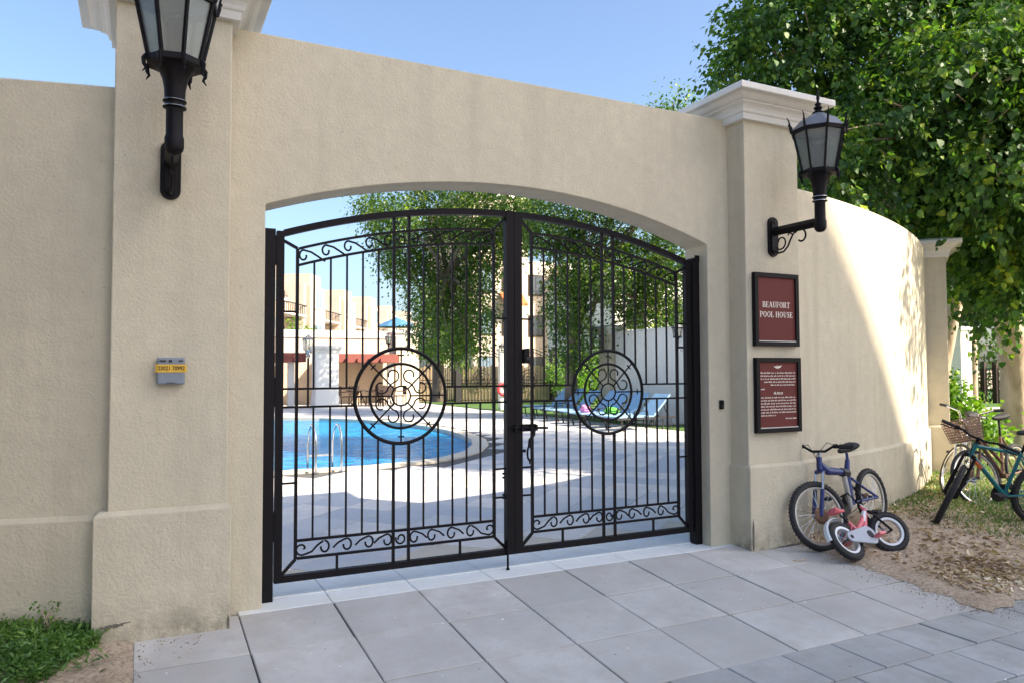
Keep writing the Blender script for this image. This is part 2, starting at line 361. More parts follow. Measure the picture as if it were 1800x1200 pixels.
# threshold strip under the gate
tb = MB().box(.74, 4.55, Y0, 5.80, -.12, -.016)
threshold = struct(tb.build('threshold', 'threshold_bed'))
t1 = slab_mesh('threshold_slab', TX, .235, 'threshold_stone', gap=.005); t2 = slab_mesh('threshold_slab', TX, .40, 'threshold_stone', gap=.005)
for c in range(0, 7):
    x = CX0 + (c + .5) * TX
    if c == 0: x += .0
    put('threshold_slab', t1, threshold, x, Y0 + .119, .001, .02); put('threshold_slab', t2, threshold, x, Y0 + .44, .010, -.004)

# soil beds either side
def grid_sheet(name, x0, x1, y0, y1, nx, ny, zf, mat):
    V = []; F = []
    for j in range(ny + 1):
        for i in range(nx + 1):
            x = x0 + (x1 - x0) * i / nx; y = y0 + (y1 - y0) * j / ny; V.append(zf(x, y, i, j, nx, ny))
    for j in range(ny):
        for i in range(nx):
            a = j * (nx + 1) + i; F.append((a, a + 1, a + nx + 2, a + nx + 1))
    m = MB(); m.v = V; m.f = F; return m.build(name, mat, smooth=True)
def soil_r_z(x, y):
    base = -SL * max(0, Y0 - y) * .9 if y > 3.37 else ramp_z(y)
    k = max(0, 1 - (Y0 + .9 - y) / 1.2) if y < 6 else 1
    m = .045 * min(1, max(0, (x - 5.6) / 1.2)) * min(1, max(0, (y - 4.1) / 1.0)) + .07 * math.exp(-((x - 6.5) / .45) ** 2 - ((y - 5.15) / .4) ** 2)
    d = min(x - 5.37, y - 3.33); e = min(1, max(0, d / .25)); d = 0
    return base + .012 + m + e * .012 * (hsh(x * .8, y * .8) + .6 * hsh(x * 2.1 + 3, y * 2.1))
def zr(x, y, i, j, nx, ny):
    if i == 0: x += .05 * hsh(0.3, y * 1.7) + .03 * hsh(1.3, y * 5.1) 
    if j == 0: y += .06 * hsh(x * 1.3, .2) + .03 * hsh(x * 4.1, .7) - .03
    ymax = wing_front(x)
    if y > 4.2: y = 4.2 + (y - 4.2) * (ymax - 4.2) / 5.0
    if i == 0 or j == 0: return (x, y, ramp_z(y) + .0025)
    return (x, y, soil_r_z(x, y))
def wing_front(x):
    if x > 10.6: return 9.2
    a0 = R(10); sx_ = 5.40 - 12.4 * math.sin(a0); cy_ = 5.10 + 12.4 * math.cos(a0); dx = min(x - sx_, 12.3)
    return cy_ - math.sqrt(12.4 ** 2 - dx * dx) + .08
struct(grid_sheet('soil_bed', 5.37, 13.5, 3.33, 9.2, 90, 70, zr, 'soil'))
def soil_l_z(x, y): return ramp_z(y) + .02 + .07 * min(1, max(0, (-.25 - x) / .35)) * min(1, max(0, (y - 4.3) / .7)) + .012 * (hsh(x, y) + .6 * hsh(x * 2.3, y * 2.3 + 2))
def zl(x, y, i, j, nx, ny):
    if i == nx: return (x, y, ramp_z(y) - .003)
    return (x, y, soil_l_z(x, y))
struct(grid_sheet('soil_strip', -4.0, -.014, 3.40, 5.6, 50, 36, zl, 'soil'))
# lawn and path beyond
l = MB(); l.add([(12.5, 2, .0), (60, 2, .0), (60, 60, .05), (12.5, 60, .05)], [(0, 1, 2, 3)]); struct(l.build('lawn', 'lawn'))
l = MB(); l.add([(13, 17.0, .03), (60, 17.0, .03), (60, 18.6, .035), (13, 18.6, .035)], [(0, 1, 2, 3)]); struct(l.build('garden_path', 'coping_stone'))

# pool deck: tiles laid diagonally
POOL = [(-9, 12.22), (2.0, 12.22), (3.3, 12.2), (4.4, 12.45), (5.0, 12.85), (5.65, 13.5), (6.3, 14.6), (6.75, 15.7), (7.1, 17.3), (7.25, 18.6), (7.25, 20), (7.05, 21.9), (6.45, 23.8), (5.4, 25.4), (4.0, 26.4), (-9, 26.4)]
def inside(poly, x, y):
    c = False; j = len(poly) - 1
    for i in range(len(poly)):
        xi, yi = poly[i]; xj, yj = poly[j]
        if (yi > y) != (yj > y) and x < (xj - xi) * (y - yi) / (yj - yi) + xi: c = not c
        j = i
    return c
def offset(poly, d):
    out = []; n = len(poly); cx, cyy = 0, 19.3
    for i in range(n):
        a = Vector(poly[i - 1]); b = Vector(poly[i]); c = Vector(poly[(i + 1) % n])
        t = ((b - a).normalized() + (c - b).normalized()); nn = Vector((t.y, -t.x)); nn = nn.normalized() if nn.length > 1e-6 else Vector((0, 0)); out.append((b.x + nn.x * d, b.y + nn.y * d))
    return out
POOLO = offset(POOL, .34)
dk = MB(); nP = len(POOL)
deck_z = -.016
dk.add([(-9, 5.80, deck_z), (20, 5.80, deck_z), (20, 12.0, deck_z), (-9, 12.0, deck_z)], [(0, 1, 2, 3)])
fullr = [(-9, 12.0), (20, 12.0), (20, 37, ), (-9, 37)]
dk.add([(x, y, deck_z) for x, y in POOL[1:14]] + [(20, 37, deck_z), (20, 12.0, deck_z), (2.0, 12.0, deck_z)], [tuple(range(16))]) if False else None
V = [(x, y, deck_z) for x, y in POOL]; 
outer = [(-9, 12.0), (2.0, 12.0), (3.6, 12.0), (5.2, 12.0), (7, 12.0), (20, 12.0), (20, 13.8), (20, 15.6), (20, 17.4), (20, 18.6), (20, 20), (20, 22), (20, 25), (20, 37), (5, 37), (-9, 37)]
V += [(x, y, deck_z) for x, y in outer]
dk.add(V, [(i, nP + i, nP + i + 1, i + 1) for i in range(nP - 1)])
pool_deck = struct(dk.build('pool_deck', 'grout'))
# coping ring
cp = MB()
for i in range(nP - 1):
    (ax, ay), (bx, by) = POOL[i], POOL[i + 1]; (cx_, cy_), (dx_, dy_) = POOLO[i], POOLO[i + 1]
    cp.add([(ax, ay, .016), (bx, by, .016), (dx_, dy_, .012), (cx_, cy_, .012), (ax, ay, -.10), (bx, by, -.10), (dx_, dy_, -.03), (cx_, cy_, -.03)], [(0, 1, 2, 3), (0, 4, 5, 1), (3, 2, 6, 7)])
cp.build('coping', 'coping_stone', pool_deck)
pw = MB(); pw.add([(x, y, -.085) for x, y in POOL], [tuple(range(nP))]); struct(pw.build('pool_water', 'pool_water'))
TILE = .6; ANG = R(41); ca, sa = math.cos(ANG), math.sin(ANG)
tiles = []
for i in range(-40, 70):
    for j in range(-60, 60):
        u, v_ = i * TILE, j * TILE; x = 3 + u * ca - v_ * sa; y = 9 + u * sa + v_ * ca
        if not (6.1 < y < 36.5 and -6 < x < 18): continue
        if inside(POOLO, x, y) or any(inside(POOLO, x + ddx, y + ddy) for ddx, ddy in ((.3, 0), (-.3, 0), (0, .3), (0, -.3))): 
            continue
        tiles.append((y + .3 * abs(x - 1.0 * y * .5), x, y))
vis = [t for t in tiles if .14 * t[2] - .5 < t[1] < .84 * t[2] + .5]
vis.sort(key=lambda t: t[2]); near = set(vis[:296])
tm = slab_mesh('deck_tile', TILE, TILE, 'deck_tile', .03, .007, .003)
for t in vis[:296]: put('deck_tile', tm, pool_deck, t[1], t[2], rr.uniform(-.001, .001), rr.uniform(-.002, .002), rr.uniform(-.002, .002), ANG)
far = MB()
Mrot = Matrix.Rotation(ANG, 4, 'Z')
for t in tiles:
    if t in near: continue
    h_ = TILE / 2 - .004
    far.add([(-h_, -h_, 0), (h_, -h_, 0), (h_, h_, 0), (-h_, h_, 0)], [(0, 1, 2, 3)], Matrix.Translation((t[1], t[2], rr.uniform(-.001, .001))) @ Mrot)
stuff(far.build('distant_tiles', 'deck_tile_far', pool_deck))
# thin margin between the threshold and the diagonal tiles
mg = MB().box(-2, 7, 5.82, 6.42, -.05, -.004); mg.build('margin_strip', 'coping_stone', pool_deck)

# ------------------------------------------------------------------ gate wall, pillars, wing walls
# arched gate wall
ax0, ax1, aspr, apk = .738, 4.551, 2.685, 3.012
amid = (ax0 + ax1) / 2; hw = (ax1 - ax0) / 2; rise = apk - aspr; AR = (hw * hw + rise * rise) / (2 * rise)
arc = []
for k in range(41):
    x = ax0 + (ax1 - ax0) * k / 40; arc.append((x, apk - AR + math.sqrt(AR * AR - (x - amid) ** 2)))
aw = MB(); YF, YB = 5.215, 5.525; TOP = 3.85; xl, xr_ = .42, 4.90
cols_ = [(xl, -.15, TOP), (ax0, -.15, TOP)]
fr = lambda x, z: (x, YF, z); bk = lambda x, z: (x, YB, z)
poly = [(xl, -.15), (ax0, -.15)] + arc + [(ax1, -.15), (xr_, -.15), (xr_, TOP)] + [(x, TOP) for x, _ in reversed(arc)] + [(xl, TOP)]
n = len(poly); na = len(arc)
verts = [fr(x, z) for x, z in poly] + [bk(x, z) for x, z in poly]
faces = [(i, (i + 1) % n, n + (i + 1) % n, n + i) for i in range(n)]
iA = 2; iTop = 2 + na + 3          # arc indices 2..2+na-1 ; top row reversed
for off, flip in ((0, 0), (n, 1)):
    def q(*t): faces.append(tuple(off + a for a in (reversed(t) if flip else t)))
    topi = lambda k: iTop + (na - 1 - k)
    for k in range(na - 1): q(iA + k, iA + k + 1, topi(k + 1), topi(k))
    q(0, 1, iA, topi(0), n - 1); q(iA + na - 1, iA + na, iA + na + 1, iA + na + 2, topi(na - 1))
aw.v = verts; aw.f = faces
gate_wall = tag(aw.build('gate_wall', 'stucco', bevel=.007), 'tall cream stucco wall with a shallow arched opening over the iron gates', 'wall')

def square_cap(mb, hx, hy, prof, M=None):
    vs = []; fs = []
    for o_, z in prof: vs += [(-hx - o_, -hy - o_, z), (hx + o_, -hy - o_, z), (hx + o_, hy + o_, z), (-hx - o_, hy + o_, z)]
    for i in range(len(prof) - 1):
        for k in range(4): fs.append((i * 4 + k, i * 4 + (k + 1) % 4, (i + 1) * 4 + (k + 1) % 4, (i + 1) * 4 + k))
    fs.append((3, 2, 1, 0)); e = (len(prof) - 1) * 4; fs.append((e, e + 1, e + 2, e + 3)); mb.add(vs, fs, M)
CAPP = [(.0, .0), (.045, .0), (.05, .052), (.062, .058), (.066, .066), (.070, .085), (.082, .105), (.105, .122), (.118, .126), (.120, .138), (.135, .142), (.150, .150), (.166, .164), (.178, .178), (.186, .184), (.236, .186), (.240, .192), (.240, .238), (.234, .246), (.0, .30)]
def pillar(loc, rz, label, hx, hy, z0, zs, plx, zpl, capscale=1.0, chip=None):
    t = thing('gate_pillar', label, 'pillar', (loc[0], loc[1], 0), (0, 0, rz))
    MB().box(-hx, hx, -hy, hy, z0, zs + .01).build('shaft', 'stucco', t, False, bevel=.008)
    a, b = plx
    m = MB(); e = .012
    m.add([(a, -hy - .042, z0), (b, -hy - .042, z0), (b, hy + .042, z0), (a, hy + .042, z0), (a, -hy - .042, zpl - e), (b, -hy - .042, zpl - e), (b, hy + .042, zpl - e), (a, hy + .042, zpl - e),
           (a + .03, -hy - .012, zpl + .012), (b - .03, -hy - .012, zpl + .012), (b - .03, hy + .012, zpl + .012), (a + .03, hy + .012, zpl + .012)],
          [(3, 2, 1, 0), (8, 9, 10, 11)] + [(i, (i + 1) % 4, 4 + (i + 1) % 4, 4 + i) for i in range(4)] + [(4 + i, 4 + (i + 1) % 4, 8 + (i + 1) % 4, 8 + i) for i in range(4)])
    m.build('plinth', 'stucco_base', t, False, bevel=.006)
    c = MB(); square_cap(c, hx, hy, [(o_ * capscale, z * (capscale * .2 + .8)) for o_, z in CAPP]); cc = c.build('capital', 'trim', t, False, bevel=.003); cc.location = (0, 0, zs)
    return t
pL = pillar((.166, 5.365), 0, 'nearest cream stucco pillar, left of the gates, carrying the grey meter box', .329, .365, -.2, 3.79, (-.401, .349), .735)
pR = pillar((5.1275, 5.365), 0, 'cream stucco pillar right of the gates carrying two brown signs', .3275, .365, -.25, 3.79, (-.3525, .345), .717)
# broken render at the foot of the left pillar: ragged patches standing in the plinth face
def ragged(cx, cz, w, h, seed, n=26):
    r_ = random.Random(seed); top = []; bot = []
    for i in range(n + 1):
        x = cx - w / 2 + w * i / n; e = max(0, math.sin(PI * i / n)) ** .5
        top.append((x, cz + h * (.15 + .35 * e * r_.random()) + .06 * (x - cx))); bot.append((x, cz - h * (.1 + .5 * e * r_.random()) + .06 * (x - cx)))
    return top + bot[::-1]
for (cx_, cz_, w_, h_, sd) in ((-.135, .092, .13, .030, 4), (-.06, .104, .06, .010, 9), (.503, .03, .014, .10, 8), (-.21, .0, .05, .05, 3)):
    m = MB(); m.prism(ragged(cx_, cz_, w_, h_, sd), .003, Matrix(((1, 0, 0, 0), (0, 0, 1, 4.9555), (0, 1, 0, 0), (0, 0, 0, 1)))); m.build('broken_render', 'plaster_broken', pL)
for (cx_, cz_, w_, h_, sd) in ((4.80, .12, .022, .30, 14), (5.2, -.012, .5, .035, 15)):
    m = MB(); m.prism(ragged(cx_, cz_, w_, h_, sd), .003, Matrix(((1, 0, 0, 0), (0, 0, 1, 4.9555), (0, 1, 0, 0), (0, 0, 0, 1)))); m.build('broken_render', 'plaster_broken', pR)

def wing(start, head, turn, length, Rr, zt, label):
    """curved garden wall: front face follows an arc, thickness .26 behind it"""
    t = thing('garden_wall', label, 'wall', (start[0], start[1], 0))
    def strip(name, off, thick, z0, z1, mat, topb=0):
        N = 36; m = MB(); V = []; F = []
        for i in range(N + 1):
            s_ = length * i / N; a = head + turn * s_ / Rr
            px = start[0] + turn * Rr * (math.sin(a) - math.sin(head)); py = start[1] - turn * Rr * (math.cos(a) - math.cos(head))
            nx, ny = math.sin(a) * turn, -math.cos(a) * turn
            if ny > 0: nx, ny = -nx, -ny
            f_ = (px + nx * off, py + ny * off); b_ = (px - nx * thick, py - ny * thick)
            V += [(*f_, z0), (*f_, z1 - topb), (f_[0] - nx * topb, f_[1] - ny * topb, z1), (*b_, z1), (*b_, z0)]
        for i in range(N):
            for k in range(4): F.append((i * 5 + k, i * 5 + k + 1, i * 5 + 5 + k + 1, i * 5 + 5 + k))
        F += [(0, 1, 2, 3, 4), (N * 5 + 4, N * 5 + 3, N * 5 + 2, N * 5 + 1, N * 5)]
        m.v = V; m.f = F; return m.build(name, mat, t, smooth=True)
    strip('wall_face', 0, .26, -.3, zt, 'stucco', .01); strip('plinth', .032, .20, -.3, .715, 'stucco_base', .028)
    a = head + turn * length / Rr
    return (start[0] + turn * Rr * (math.sin(a) - math.sin(head)), start[1] - turn * Rr * (math.cos(a) - math.cos(head))), a
endR, angR = wing((5.40, 5.10), R(10), 1, 5.48, 12.4, 3.29, 'curved cream garden wall right of the gates, half sunlit, behind the bicycles')
endL, angL = wing((-.10, 5.10), R(170), -1, 6.0, 12.4, 3.30, 'shaded cream garden wall left of the nearest pillar, above the green weeds')
fpx = (endR[0] + math.cos(angR) * .30 - math.sin(angR) * .03, endR[1] + math.sin(angR) * .30 + math.cos(angR) * .03)
pillar(fpx, angR, 'far cream pillar with white cap ending the curved garden wall', .31, .31, -.3, 3.20, (-.35, .35), .735, .86)

# ------------------------------------------------------------------ iron gates
GY = 5.37
def arc_out(x): return 2.84 - 5.62 + math.sqrt(5.62 ** 2 - (x - 2.672) ** 2)      # upper edge of the arched top rail
def arc_path(x0, x1, off, n=22): return [(x0 + (x1 - x0) * k / n, GY, arc_out(x0 + (x1 - x0) * k / n) + off) for k in range(n + 1)]
def sqbar(p0, p1, w, d=None):
    """square bar between two points in the gate plane"""
    m = MB(); a = Vector(p0); b = Vector(p1); t = (b - a).normalized(); s_ = Vector((0, 1, 0)); u = t.cross(s_).normalized(); d = d or w
    V = []
    for p in (a, b):
        for i, j in ((-1, -1), (1, -1), (1, 1), (-1, 1)): V.append(tuple(p + u * (w / 2 * i) + s_ * (d / 2 * j)))
    m.add(V, [(3, 2, 1, 0), (4, 5, 6, 7)] + [(i, (i + 1) % 4, 4 + (i + 1) % 4, 4 + i) for i in range(4)]); return m
def sqrail(pts, w, d):
    m = MB(); V = []; F = []; N = len(pts)
    for i, p in enumerate(pts):
        a = Vector(pts[max(0, i - 1)]); b = Vector(pts[min(N - 1, i + 1)]); t = (b - a).normalized(); u = t.cross(Vector((0, 1, 0))).normalized(); p = Vector(p)
        for k, j in ((-1, -1), (1, -1), (1, 1), (-1, 1)): V.append(tuple(p + u * (w / 2 * k) + Vector((0, d / 2 * j, 0))))
    for i in range(N - 1):
        for k in range(4): F.append((i * 4 + k, i * 4 + (k + 1) % 4, i * 4 + 4 + (k + 1) % 4, i * 4 + 4 + k))
    F += [(3, 2, 1, 0), tuple((N - 1) * 4 + k for k in range(4))]; m.v = V; m.f = F; return m
def spiral(c, r0, a0, turns, sgn, n=22, k=.62):
    return [(c[0] + r0 * (1 - k * t) * math.cos(a0 + sgn * 2 * PI * turns * t), c[1] + r0 * (1 - k * t) * math.sin(a0 + sgn * 2 * PI * turns * t)) for t in [i / n for i in range(n + 1)]]
def wave_scrolls(xs, zlo, zhi, flip, mirror_top=False):
    """running-dog scrolls: list of xz paths between two rails; xs = scroll centres"""
    paths = []; h = zhi(0) - zlo(0) if callable(zhi) else zhi - zlo
    for i, x in enumerate(xs):
        zc = (zlo + zhi) / 2; r = h / 2 * .82
        s_ = flip
        # curl open below, tail sweeping up over the next scroll
        sp = spiral((x, zc), r, PI / 2, .88, s_, 20, .50)
        paths.append((x, sp))
    return paths
def gate_leaf(x0, x1, hinge_left, label):
    t = thing('iron_gate', label, 'gate', (x0, GY, 0), group='pair of arched iron gates')
    B = 'black_iron'; st = .052 if True else 0
    ha, hb = (x0, x1) if hinge_left else (x1, x0)       # hinge side, meeting side
    sg = 1 if hinge_left else -1
    hs = ha + sg * .026; ms = hb - sg * .035
    zb = .118
    MB().box(ha, ha + sg * .050, GY - .025, GY + .025, .115, arc_out(ha + sg * .02) - .002).build('hinge_stile', B, t)
    MB().box(hb - sg * .069, hb - sg * .001, GY - .030, GY + .030, .117, arc_out(hb) - .003).build('meeting_stile', B, t)
    sqrail(arc_path(x0 + .052, x1 - .070, -.024) if hinge_left else arc_path(x0 + .070, x1 - .052, -.024), .046, .05).build('top_rail', B, t)
    sqbar((ha + sg * .051, GY, .138), (hb - sg * .070, GY, .138), .046, .05).build('bottom_rail', B, t)
    ia, ib = ha + sg * .143, hb - sg * .169              # inner frame verticals
    lo, hi = min(ia, ib), max(ia, ib)
    for xx in (ia, ib): sqbar((xx, GY, .262), (xx, GY, arc_out(xx) - .155), .021).build('inner_post', B, t)
    for off in (-.158, -.275): sqrail(arc_path(lo + .011, hi - .011, off), .018, .018).build('scroll_rail', B, t)
    for z in (.388, .266): sqbar((lo + .011, GY, z), (hi - .011, GY, z), .018).build('scroll_rail', B, t)
    for xx, za, zb_ in ((ia, arc_out(ia) - .155, arc_out(ha) - .06), (ib, arc_out(ib) - .155, arc_out(hb) - .06)):
        e_ = ha + sg * .05 if xx == ia else hb - sg * .07
        sqbar((xx, GY, za), (e_, GY, zb_ if xx == ia else zb_ + .0), .020).build('corner_brace', B, t)
        sqbar((xx, GY, .262), (e_, GY, .165), .020).build('corner_brace', B, t)
        for z in ((1.977, .788) if xx == ia else (1.975, .788, .565)):
            sqbar((xx, GY, z), (e_, GY, z), .014).build('side_rung', B, t)
    # medallion
    cx_ = (ia + ib) / 2; cz_ = 1.378; RO, RI, RH = .352, .238, .072
    md = MB().ring((cx_, GY, cz_), RO, .0135, 64, 8).build('medallion', B, t, smooth=True)
    MB().ring((cx_, GY, cz_), RI, .0105, 56, 8).build('inner_ring', B, md, smooth=True); MB().ring((cx_, GY, cz_), RH, .007, 32, 8).build('hub_ring', B, md, smooth=True)
    for k in range(8):
        a = PI / 4 * k; c_, s_ = math.cos(a), math.sin(a)
        m = MB(); m.tube([(cx_ + c_ * RH, GY, cz_ + s_ * RH), (cx_ + c_ * (RO - .012), GY, cz_ + s_ * (RO - .012))], .0062, 6)
        rc = .302; m.tube([(cx_ + c_ * rc - s_ * .024, GY, cz_ + s_ * rc + c_ * .024), (cx_ + c_ * rc + s_ * .024, GY, cz_ + s_ * rc - c_ * .024)], .0055, 6)
        m.build('spoke', B, md, smooth=True)
    for k in range(4):                                    # paired C-scrolls rising from each diagonal spoke
        a = PI / 4 + PI / 2 * k
        for s_ in (-1, 1):
            bx, bz = math.cos(a) * .118, math.sin(a) * .118
            ac = a + s_ * R(22); c0 = (math.cos(ac) * .166, math.sin(ac) * .166); r_ = .052
            st_ = math.atan2(bz - c0[1], bx - c0[0])
            sp = spiral(c0, r_, st_ - s_ * .35, .80, -s_, 22, .40)
            sp = [(bx, bz)] + sp
            MB().tube([(cx_ + p[0], GY, cz_ + p[1]) for p in sp], .0062, 6).build('medallion_scroll', B, md, smooth=True)
    # mid rails
    for z in (1.441, 1.314):
        dxm = math.sqrt(RO * RO - (z - cz_) ** 2)
        sqbar((ha + sg * .051, GY, z), (cx_ - sg * dxm, GY, z), .015).build('mid_rail', B, t); sqbar((cx_ + sg * dxm, GY, z), (hb - sg * .07, GY, z), .015).build('mid_rail', B, t)
    # vertical bars
    for i in range(1, 13):
        x = ia + (ib - ia) * i / 13; thick = i in (6, 7); w_ = .020 if thick else .0125; d_ = abs(x - cx_)
        top = arc_out(x) - (.047 if thick else .284); bot = .162 if thick else .397
        if d_ < RO - .004:
            dz = math.sqrt(RO * RO - d_ * d_); up, dn = cz_ + dz, cz_ - dz
            up = max(up, 1.449 if d_ > math.sqrt(RO**2 - .06**2) else up); dn = min(dn, 1.306 if d_ > math.sqrt(RO**2 - .06**2) else dn)
        else: up, dn = 1.441, 1.314
        sqbar((x, GY, up), (x, GY, top), w_).build('bar', B, t); sqbar((x, GY, bot), (x, GY, dn), w_).build('bar', B, t)
    for f_ in (.19, .81):
        x = ia + (ib - ia) * f_; sqbar((x, GY, .257), (x, GY, .162), .016).build('stub', B, t)
    # running scrolls
    mid_a = ia + (ib - ia) * 6 / 13; mid_b = ia + (ib - ia) * 7 / 13
    def scrolls(zl_, zh_, up):
        groups = [(ia, mid_a, 1), (mid_b, ib, -1)]
        for xa, xb, dr in groups:
            d0 = sg * dr; n_ = 4
            L = abs(xb - xa); pitch = L / (n_ + .42)
            xs_, xe_ = (xa, xb) if dr == 1 else (xb, xa)          # starts at the outer corner
            sgn = 1 if xe_ > xs_ else -1
            for k in range(n_ + 1):
                x = xs_ + sgn * (.042 + pitch * k); 
                if k == n_ : x = xe_ - sgn * .045
                lo_, hi_ = zl_(x), zh_(x); zc = (lo_ + hi_) / 2; r_ = (hi_ - lo_) / 2 - .009
                if not up:
                    # hook: tail comes from the foot of the previous curl, over the top, and curls in
                    if k == 0:
                        pts = [(x + sgn * r_ * .25, zc - r_ * .05)] + [(x + sgn * (r_ * (.55 + .45 * q) * math.cos(a_)), zc + r_ * (.55 + .45 * q) * math.sin(a_)) for q, a_ in [(i / 14, PI * (.05 + 1.55 * i / 14)) for i in range(15)]]
                        x2 = x + sgn * pitch * .95; h2 = zh_(x2) - .009
                        pts += [(x + sgn * pitch * .45, zc - r_ * .55), (x + sgn * pitch * .68, zc + r_ * .35), (x2 - sgn * .0, h2)]
                    else:
                        rr2 = r_ * .74
                        pts = [(x - sgn * pitch * .62, zc - r_ * .30), (x - sgn * pitch * .40, zc + r_ * .45), (x - sgn * rr2 * .55, hi_ - .013)] if k > 1 else []
                        pts += [(x + sgn * r_ * (1 - .30 * q) * math.cos(a_) * .8, zc + r_ * (1 - .30 * q) * math.sin(a_)) for q, a_ in [(i / 18, PI * (.5 - 1.55 * i / 18)) for i in range(19)]]
                else:
                    rr2 = r_ * .8
                    pts = [(x + sgn * pitch * .95, zc - r_ * .75), (x + sgn * pitch * .60, zc + r_ * .10), (x + sgn * pitch * .33, zc + r_ * .72)] if k < n_ else []
                    pts += [(x + sgn * rr2 * (1 - .45 * q) * math.cos(a_), zc + r_ * (1 - .45 * q) * math.sin(a_)) for q, a_ in [(i / 18, PI * (.5 + 1.6 * i / 18)) for i in range(19)]]
                MB().tube([(p[0], GY, p[1]) for p in pts], .0072, 6).build('scroll', B, t, smooth=True)
        # closed curl between the pair
        x = (mid_a + mid_b) / 2; zc = (zl_(x) + zh_(x)) / 2; r_ = (zh_(x) - zl_(x)) / 2 - .010
        pts = [(x - sg * r_ * (1 - .5 * q) * math.cos(a_) * .92, zc + r_ * (1 - .5 * q) * math.sin(a_)) for q, a_ in [(i / 24, PI * (-.1 + 2.2 * i / 24) * -1) for i in range(25)]]
        MB().tube([(p[0], GY, p[1]) for p in pts], .0072, 6).build('scroll', B, t, smooth=True)
    scrolls(lambda x: .275, lambda x: .379, False)
    scrolls(lambda x: arc_out(x) - .266, lambda x: arc_out(x) - .167, True)
    return t
gl = gate_leaf(.836, 2.671, True, 'left leaf of the black iron gate, hinged on the side of the grey meter box')
gr = gate_leaf(2.673, 4.462, False, 'right leaf of the black iron gate, carrying the sliding bolt and lock box')
# lock box, sliding bolt and hasp on the right leaf; drop bolt on the left leaf
lb = MB().box(2.748, 2.800, GY - .052, GY - .012, 1.620, 1.735).build('lock_box', 'black_iron', gr, bevel=.006)
MB().lathe([(.012, 0), (.012, .012)], (0, 0, 0), 12, Matrix.Translation((2.774, GY - .052, 1.66)) @ Matrix.Rotation(PI / 2, 4, 'X')).build('keyhole', 'dark_iron', lb)
bo = MB().tube([(2.640, GY - .045, 1.112), (2.962, GY - .045, 1.100)], .010, 10).build('sliding_bolt', 'black_iron', gr, smooth=True)
m = MB()
for xx in (2.66, 2.72, 2.80, 2.845): m.box(xx, xx + .018, GY - .062, GY - .028, 1.083, 1.131)
m.box(2.655, 2.86, GY - .034, GY - .028, 1.078, 1.136); m.build('bolt_bracket', 'black_iron', bo)
MB().tube([(2.836, GY - .05, 1.098), (2.826, GY - .058, 1.05), (2.792, GY - .06, 1.01), (2.786, GY - .06, .955)], .014, 6).build('hasp', 'black_iron', gr)
hp = MB(); pts = [(2.788 + .020 * math.cos(a), GY - .06, .905 + .055 * math.sin(a)) for a in [2 * PI * k / 20 for k in range(20)]]; hp.tube(pts, .0085, 6, True); hp.tube([(2.788, GY - .06, .852), (2.788, GY - .06, .818)], [.010, .003], 6); hp.build('hasp_loop', 'black_iron', gr)
MB().sphere((2.748, GY - .045, .925), .014, 8).build('bolt_knob', 'black_iron', gr)
MB().tube([(2.603, GY - .036, .24), (2.603, GY - .036, .012)], .009, 8).tube([(2.603, GY - .036, .012), (2.603, GY - .036, .004)], .016, 8).build('drop_bolt', 'black_iron', gl)
m = MB(); m.box(2.588, 2.600, GY - .026, GY - .018, .16, .23); m.tube([(2.585, GY - .03, .20), (2.56, GY - .05, .21)], .006, 6); m.build('drop_bolt_catch', 'black_iron', gl)
for zz in (.56, .585, .72, .75): MB().tube([(2.594, GY, zz), (2.575, GY - .01, zz)], .009, 6).build('hinge_pin', 'black_iron', gl)
# gate posts
def gpost(x0, x1, zt, label):
    t = thing('gate_post', label, 'post', ((x0 + x1) / 2, GY, 0))
    MB().box(x0, x1, GY - .045, GY + .045, -.01, zt).build('post', 'black_iron', t, bevel=.003)
    return t
p1 = gpost(.748, .824, 2.545, 'square black steel post on which the left gate hangs')
p2 = gpost(4.476, 4.549, 2.575, 'square black steel post on which the right gate hangs')
for z in (.40, 1.32, 2.30):
    MB().box(.8245, .8355, GY - .028, GY + .028, z, z + .20).tube([(.830, GY - .032, z), (.830, GY - .032, z + .20)], .008, 8).build('hinge', 'black_iron', p1)
    MB().box(4.4625, 4.4755, GY - .028, GY + .028, z, z + .20).build('hinge', 'black_iron', p2)
m = MB(); m.tube([(4.465, GY - .02, 2.50), (4.475, GY - .035, 2.555), (4.51, GY - .05, 2.58)], .009, 6); m.box(4.497, 4.549, GY - .05, GY - .046, 2.54, 2.60); m.build('bracket', 'black_iron', p2)

